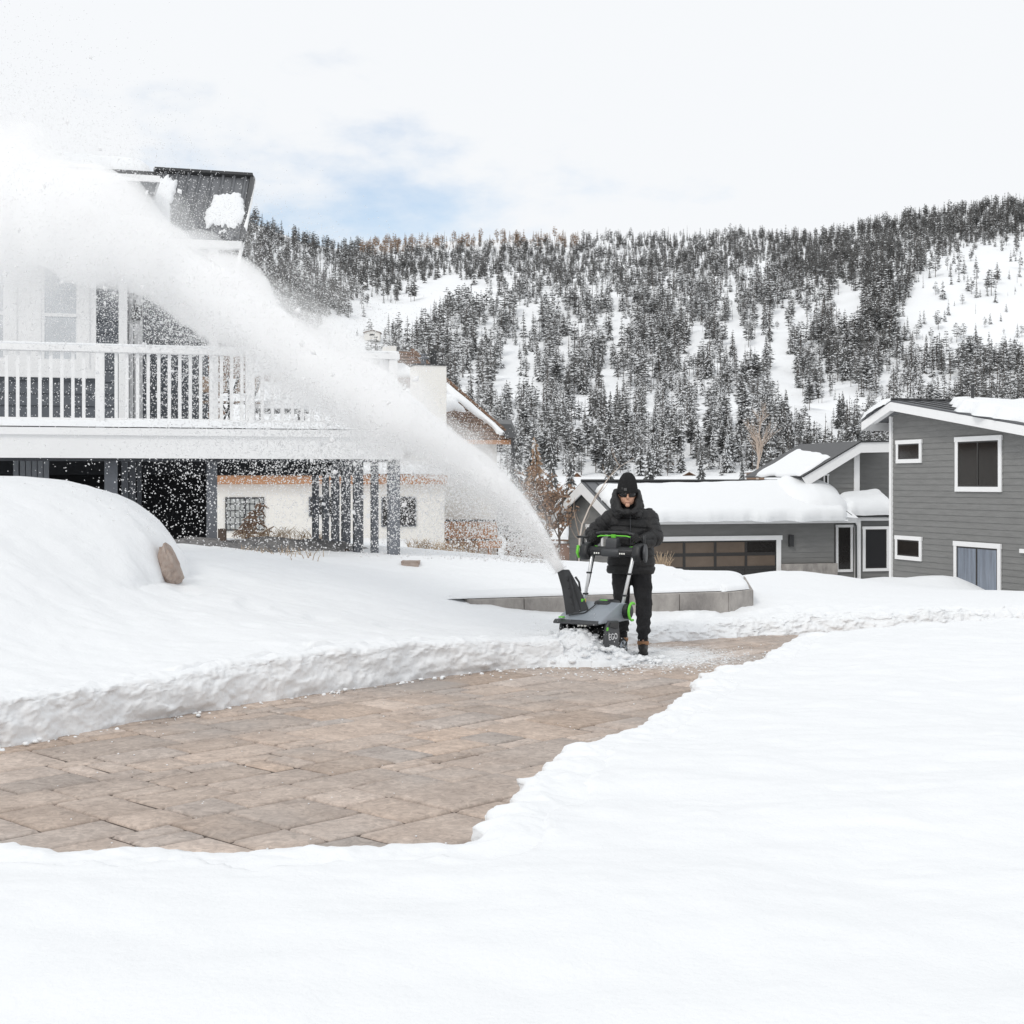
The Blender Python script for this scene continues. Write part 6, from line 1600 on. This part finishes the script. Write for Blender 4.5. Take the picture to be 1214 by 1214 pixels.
# jacket with hood
m = MB()
loft(m, [(.0, .02, .80, .232, .165), (.0, .01, .84, .242, .175), (0, .0, .95, .236, .172), (0, -.01, 1.10, .226, .165), (0, -.015, 1.22, .235, .163), (0, -.015, 1.34, .235, .150), (0, -.01, 1.42, .205, .125), (-.01, -.02, 1.47, .14, .11), (-.03, -.05, 1.51, .108, .105)], 40)
limb(m, [shl, elL, wrL], [.096, .086, .064]); limb(m, [shr, elR, wrR], [.096, .088, .064])
hx, hy = HC[0], HC[1]
hood = [(-.055, -.105, 1.435), (-.100, -.075, 1.465), (-.125, -.02, 1.55), (-.120, .07, 1.59), (-.06, .15, 1.60), (0, .17, 1.60), (.06, .15, 1.60), (.120, .07, 1.59), (.128, -.02, 1.55), (.102, -.075, 1.465), (.055, -.105, 1.435)]
limb(m, [(hx + a * .9, hy + b_, c_) for a, b_, c_ in hood], [.030, .036, .042, .05, .055, .058, .055, .05, .044, .037, .030])
limb(m, [(hx + a * .96, hy + b_ + .02, c_ - .06) for a, b_, c_ in hood[1:-1]], [.04, .05, .058, .07, .07, .07, .058, .05, .04])
limb(m, [(hx + a * .9, hy + b_ * .9 + .01, c_ + .045) for a, b_, c_ in hood[2:-2]], [.022, .032, .038, .04, .038, .032, .022])
limb(m, [(hx - .04, hy - .085, 1.435), (hx, hy - .095, 1.43), (hx + .04, hy - .085, 1.435)], [.032, .034, .032])
def segd(c, a, b_):
    a = np.array(a); b_ = np.array(b_); e = b_ - a; t_ = np.clip(((c - a) @ e) / (e @ e), 0, 1); return np.linalg.norm(c - a - t_[:, None] * e, axis=1), t_ * np.linalg.norm(e)
def quilt(c, no):
    dL1, tL1 = segd(c, shl, elL); dL2, tL2 = segd(c, elL, wrL); dR1, tR1 = segd(c, shr, elR); dR2, tR2 = segd(c, elR, wrR)
    l1 = np.linalg.norm(np.array(shl) - np.array(elL)); l2 = np.linalg.norm(np.array(shr) - np.array(elR))
    arm = np.where(np.minimum(dL1, dL2) < np.minimum(dR1, dR2), np.where(dL1 < dL2, tL1, l1 + tL2), np.where(dR1 < dR2, tR1, l2 + tR2))
    onarm = (np.minimum(np.minimum(dL1, dL2), np.minimum(dR1, dR2)) < .115) & (np.abs(c[:, 0]) > .2)
    ph = np.where(onarm, arm / .085, (c[:, 2] + .012 * np.sin(c[:, 0] * 11)) / .098)
    fr = np.abs(ph - np.round(ph)); seam = np.exp(-(fr / .09) ** 2)
    w_ = fbm(c[:, 0] * 13 + c[:, 1] * 5, c[:, 2] * 22, 5, 3) * .010 + fbm(c[:, 0] * 40, c[:, 2] * 30 + c[:, 1] * 20, 6, 2) * .003
    zipm = np.exp(-((c[:, 0] + .02) / .008) ** 2) * (c[:, 1] < -.08) * (c[:, 2] < 1.47)
    ok = c[:, 2] < 1.46
    return ok * (-.014 * seam + .006) + w_ - .008 * zipm
jk = remesh('puffer_jacket', m, .009, JACK, man, 4, quilt)
m = MB(); m.tube([PP(-.02, -.155 - .02, 1.43), PP(-.02, -.185, 1.3), PP(-.02, -.187, 1.1), PP(-.02, -.178, .84)], .004, 5); m.build('zip', BLK2, jk)
# trousers
m = MB()
loft(m, [(0, .01, .80, .185, .135), (0, .01, .88, .19, .14), (0, .01, .95, .18, .13)], 30)
kL, aL = (-.098, -.01, .50), (-.072, .175, .19); kR, aR = (.125, -.085, .50), (.108, -.175, .19)
limb(m, [(-.095, .01, .84), kL, aL], [.108, .083, .062]); limb(m, [(.095, .0, .84), kR, aR], [.112, .088, .066])
def folds(c, no):
    low = np.clip((.48 - c[:, 2]) / .3, 0, 1)
    return low * .010 * np.sin(c[:, 2] * 75 + 3 * np.sin(c[:, 0] * 25)) + fbm(c[:, 0] * 14 + c[:, 1] * 9, c[:, 2] * 12, 9, 3) * .016
tr_ = remesh('trousers', m, .010, TROU, man, 4, folds)
m = MB(); m.box(PP(.185, -.05, .55), (.02, .09, .13), Matrix.Rotation(.1, 3, 'Y')); m.build('cargo_pocket', TROU, tr_, bevel=.008)
# boots
for (ank, fwd, nm) in ((aL, Vector((-.08, -1, 0)).normalized(), 'a'), (aR, Vector((-.06, -1, 0)).normalized(), 'b')):
    a = Vector((ank[0], ank[1], 0)); lift = .0; m = MB()
    def lb(p, r0): m.ball(PP(*(a + fwd * p[0] + UP * (p[1] + lift))), r0, 14, 9)
    for q in ((-.02, .12, .054), (-.02, .09, .054), (.0, .062, .052), (.04, .056, .048), (.08, .05, .046), (.12, .046, .044), (.15, .044, .040), (-.05, .05, .042)): lb(q[:2], q[2])
    for zz in (.15, .18, .21): lb((-.02, zz), .052)
    bt = remesh('boot', m, .007, mat('boot_black', (.015, .014, .013), .6), man, 3)
    m = MB(); pts = []
    for k in range(28):
        t_ = 2 * math.pi * k / 28; L_x = .075 * math.cos(t_) * 1.55 + .055; w_ = .048 * math.sin(t_) * (1.05 if L_x > .05 else .9); side = Vector((-fwd.y, fwd.x, 0)); pts.append(PP(*(a + fwd * L_x + side * w_ + UP * .002)))
    m.prism(pts, UP * .024); m.build('sole', RUB, bt, bevel=.005)
    m = MB(); m.lathe(PP(*(a - fwd * .015 + UP * .090)), UP, [(0, .054), (.006, .059), (.030, .060), (.038, .056)], 24); m.build('cuff', mat('tan_leather', (.33, .17, .085), .7), bt, smooth='auto')
# gloves, fingers closed round the bar
def glove(g, wrist, bar, out, back):
    g = Vector(g); bar = Vector(bar).normalized(); wv = Vector(wrist); m = MB()
    up = (wv - g); up = (up - bar * up.dot(bar)).normalized(); side = bar.cross(up).normalized()
    if side.y > 0: side = -side                # side: towards the camera
    pc = g + up * .040 + side * -.006
    for f_ in np.linspace(0, 1, 6): m.ball(PP(*(wv.lerp(pc, f_))), .040 - .004 * f_, 12, 8)
    for i in range(4):
        off = (i - 1.5) * .0225; L_ = (1.0, 1.12, 1.05, .85)[i]; rr = (.0125, .013, .0125, .0112)[i]
        c = g + bar * off; prev = pc + bar * off * .9
        for ang in np.linspace(80, 80 - 205 * L_, 16):
            a = math.radians(ang); p = c + (side * math.cos(a) + up * math.sin(a)) * .033
            m.ball(PP(*p), rr, 10, 7)
        p0 = c + (side * math.cos(math.radians(80)) + up * math.sin(math.radians(80))) * .033
        for f_ in np.linspace(0, 1, 4): m.ball(PP(*(prev.lerp(p0, f_))), .016, 10, 7)
    tb0 = pc + bar * out * .030
    for ang in np.linspace(100, 215, 9):
        a = math.radians(ang); p = g + bar * out * (.046 - .010 * (ang - 100) / 115) + (side * math.cos(a) + up * math.sin(a)) * .034; m.ball(PP(*p), .0140, 10, 7)
    for f_ in np.linspace(0, 1, 4): m.ball(PP(*(tb0.lerp(g + bar * out * .046 + (side * -.17 + up) * .034, f_))), .017, 10, 7)
    gl = remesh('glove', m, .0042, GLOV, man, 2)
    m2 = MB()
    d = (Vector(wrist) - g).normalized(); m2.tube([PP(*(Vector(wrist) - d * .03)), PP(*(Vector(wrist) + d * .02))], [.052, .056], 18); m2.build('cuff', GLOV, gl, smooth=True)
barL = (bail[1] - bail[2]); barR = (bail[7] - bail[6])
glove(gL, wrL, barL, -1, 0); glove(gR, wrR, barR, -1, 0)

# ------------------------------------------------------------------ the jet of blown snow
CL = np.array([(664, 676, 13.98, 7), (653, 658, 13.96, 10), (632, 625, 13.9, 14), (603, 588, 13.85, 19), (556, 550, 13.8, 23), (506, 518, 13.7, 29), (450, 481, 13.65, 39), (400, 449, 13.6, 43), (350, 416, 13.55, 43), (300, 379, 13.5, 43),
               (250, 344, 13.45, 43), (200, 312, 13.4, 46), (150, 286, 13.35, 52), (100, 266, 13.3, 60), (50, 254, 13.25, 68), (0, 248, 13.2, 74), (-80, 230, 13.1, 56), (-180, 220, 13.0, 62)], float)
seg_l = np.hypot(np.diff(CL[:, 0]), np.diff(CL[:, 1])); cum = np.concatenate([[0], np.cumsum(seg_l)]); cum /= cum[-1]
def plume_points(n, spread, tpow=1.0, tmin=0.):
    t_ = tmin + (1 - tmin) * rng.random(n) ** tpow
    x = np.interp(t_, cum, CL[:, 0]); y = np.interp(t_, cum, CL[:, 1]); D = np.interp(t_, cum, CL[:, 2]); hwid = np.interp(t_, cum, CL[:, 3])
    return t_, x, y, D, hwid
TET = np.array([(1, 1, 1), (1, -1, -1), (-1, 1, -1), (-1, -1, 1)], float) / 1.732
OCT = np.array([(1, 0, 0), (-1, 0, 0), (0, 1, 0), (0, -1, 0), (0, 0, 1), (0, 0, -1)], float)
def flakes(name, P, r, shape='tet', stretch=None, label=None):
    n = len(P); base = TET if shape == 'tet' else OCT
    q = rng.normal(0, 1, (n, 4)); q /= np.linalg.norm(q, axis=1)[:, None]; a, b_, c_, d_ = q.T
    R = np.stack([1 - 2 * (c_ * c_ + d_ * d_), 2 * (b_ * c_ - a * d_), 2 * (b_ * d_ + a * c_), 2 * (b_ * c_ + a * d_), 1 - 2 * (b_ * b_ + d_ * d_), 2 * (c_ * d_ - a * b_), 2 * (b_ * d_ - a * c_), 2 * (c_ * d_ + a * b_), 1 - 2 * (b_ * b_ + c_ * c_)], -1).reshape(n, 3, 3)
    sc = rng.uniform(.6, 1.3, (n, 1, 3)) if shape == 'oct' else np.ones((n, 1, 3))
    V = np.einsum('nij,nkj->nki', R, base[None] * sc) * r[:, None, None] + P[:, None, :]
    k = len(base)
    f = np.array([(0, 1, 2), (0, 3, 1), (0, 2, 3), (1, 3, 2)]) if shape == 'tet' else np.array([(0, 2, 4), (2, 1, 4), (1, 3, 4), (3, 0, 4), (2, 0, 5), (1, 2, 5), (3, 1, 5), (0, 3, 5)])
    Fs = (f[None] + (np.arange(n) * k)[:, None, None]).reshape(-1, 3)
    return V.reshape(-1, 3), Fs
def to3(x, y, D): return np.stack([(x - CX) / F * D, D, EH - (y - HY) / F * D], -1)
parts = []
# dense core, lying round a real curved axis: the same spread in depth as across
def core(n, k_sig, rmin, rmax, tpow=1., tmin=0., skew=0., cut=1.15):
    t_, x, y, D, hwid = plume_points(n, 1, tpow, tmin)
    m_w = hwid / F * D                       # half width in metres
    a = rng.normal(0, 1, n) * k_sig; b_ = rng.normal(0, 1, n) * k_sig * .8
    rr = np.hypot(a, b_ / .8); keep = rr < cut * 3
    P = to3(x, y, D); tn = to3(np.interp(np.clip(t_ + .01, 0, 1), cum, CL[:, 0]), np.interp(np.clip(t_ + .01, 0, 1), cum, CL[:, 1]), D) - P
    tn[:, 1] = 0; ln = np.linalg.norm(tn, axis=1) + 1e-9; nx_ = -tn[:, 2] / ln; nz_ = tn[:, 0] / ln     # across the jet in the plane it flies in
    sgn = np.where(nz_ < 0, -1, 1); nx_ *= sgn; nz_ *= sgn
    aa = a + skew * np.abs(rng.normal(0, 1, n))
    P[:, 0] += nx_ * aa * m_w; P[:, 2] += nz_ * aa * m_w; P[:, 1] += b_ * m_w
    r = rng.uniform(rmin, rmax, n)
    return P[keep], r[keep]
def jet_tube(k_r, seed, amp, n=72, m=44):
    """closed, billowing tube round the axis of the jet"""
    ts = np.linspace(0.0, 1, n); x = np.interp(ts, cum, CL[:, 0]); y = np.interp(ts, cum, CL[:, 1]); D = np.interp(ts, cum, CL[:, 2]); hwid = np.interp(ts, cum, CL[:, 3])
    for a_ in (x, y, hwid):
        b_ = a_.copy(); 
        for _ in range(3): b_[1:-1] = (b_[:-2] + 2 * b_[1:-1] + b_[2:]) / 4
        a_[:] = b_
    P = to3(x, y, D); T = np.gradient(P, axis=0); T /= np.linalg.norm(T, axis=1)[:, None]
    Yd = np.array([0, 1., 0]); A = np.cross(T, Yd); A /= np.linalg.norm(A, axis=1)[:, None]; B_ = np.cross(A, T)
    R = hwid / F * D * k_r; th = np.linspace(0, 2 * np.pi, m, endpoint=False)
    L_ = np.concatenate([[0], np.cumsum(np.linalg.norm(np.diff(P, axis=0), axis=1))])
    TT, HH = np.meshgrid(L_, th, indexing='ij'); rr = R[:, None]
    nz_ = fbm(TT * 2.2 + 3, np.cos(HH) * 1.1 + 7, seed, 4) + fbm(TT * 2.2 - 5, np.sin(HH) * 1.1 - 3, seed + 9, 4)
    rad = rr * (1 + amp * nz_)
    V = P[:, None, :] + A[:, None, :] * (rad * np.cos(HH))[..., None] + B_[:, None, :] * (rad * .85 * np.sin(HH))[..., None]
    vs = V.reshape(-1, 3).tolist()
    fs = [(i * m + k, i * m + (k + 1) % m, (i + 1) * m + (k + 1) % m, (i + 1) * m + k) for i in range(n - 1) for k in range(m)] + [tuple(range(m - 1, -1, -1)), tuple(range((n - 1) * m, n * m))]
    q = MB(); q.add(vs, fs); return q
PLUME = [(4000, .42, .005, .008, .90, 0., 0., 1.), (22000, .95, .004, .007, .85, .04, 0., 1.5), (45000, 1.5, .003, .007, .85, .08, -.2, 2.)]
allV = []; allF = []; o = 0
for (n, ks, r0, r1, tp_, tm_, sk, cut) in PLUME:
    P, r = core(n, ks, r0, r1, tp_, tm_, sk, cut); V, Fq = flakes('x', P, r); allV.append(V); allF.append(Fq + o); o += len(V)
jet = tag(npmesh('snow_jet', np.concatenate(allV), np.concatenate(allF), FLAKE), 'wide white jet of blown snow arching from the chute over the deck', 'snow', kind='stuff')
jet_tube(.60, 3, .45).build('snow_core', mat('packed_snow', (.98, .985, .99), .9, spec=.2), jet, smooth=True)
for (kr, dn, am) in ((.78, 13., .42), (.96, 5., .4), (1.22, 1.4, .4), (1.55, .45, .35), (2.1, .13, .3)):
    mm = bpy.data.materials.new('snow_mist'); mm.use_nodes = True; tt = mm.node_tree; tt.nodes.clear()
    oo = tt.nodes.new('ShaderNodeOutputMaterial'); vv = tt.nodes.new('ShaderNodeVolumePrincipled'); vv.inputs['Color'].default_value = (1, 1, 1, 1); vv.inputs['Density'].default_value = dn; vv.inputs['Anisotropy'].default_value = -.25
    tt.links.new(vv.outputs[0], oo.inputs['Volume'])
    jet_tube(kr, int(kr * 100), am).build('snow_mist', mm, jet)
# fall-out drifting below the jet
n = 72000
t_ = .04 + .96 * rng.random(n); x = np.interp(t_, cum, CL[:, 0]); y = np.interp(t_, cum, CL[:, 1]); D = 13.6 + rng.normal(0, .9, n); hwid = np.interp(t_, cum, CL[:, 3])
fall = rng.exponential(1, n) * np.interp(x, [-100, 0, 150, 300, 450, 560, 640], [60, 80, 130, 110, 75, 48, 18])
y = y + hwid * .6 + fall; x = x + rng.normal(0, 12, n)
keep = (y < np.interp(x, [-100, 200, 300, 660], [560, 640, 655, 668])) & (D < 16.8)
keep &= (rng.random(n) < np.interp(x, [-100, 40, 130, 220, 660], [.10, .15, .35, 1, 1]))
P = to3(x, y, D)[keep]; V, Fq = flakes('x', P, (.0035 + .0085 * rng.random(len(P)) ** 1.8) )
P2n = 700; t2 = .25 + .75 * rng.random(P2n); x2 = np.interp(t2, cum, CL[:, 0]) + rng.normal(0, 20, P2n); y2 = np.interp(t2, cum, CL[:, 1]) + rng.normal(40, 75, P2n); D2 = rng.uniform(12.6, 15.5, P2n)
k2 = y2 < 620
P2 = to3(x2, y2, D2)[k2]; V2, F2 = flakes('x', P2, .006 + .030 * rng.random(len(P2)) ** 4, 'oct')
tag(npmesh('drifting_snow', np.concatenate([V, V2]), np.concatenate([Fq, F2 + len(V)]), FLAKE), 'loose white flakes drifting down in front of the deck and posts', 'snow', kind='stuff')
# spray thrown about the machine's mouth
n = 2500; P = np.stack([.50 + rng.normal(0, .24, n), 13.75 + rng.normal(0, .15, n), np.abs(rng.normal(0, .13, n)) + .05], -1); V, Fq = flakes('x', P, rng.uniform(.003, .008, n))
tag(npmesh('snow_spray', V, Fq, FLAKE), 'fine snow spray puffing up round the mouth of the snow blower', 'snow', kind='stuff')
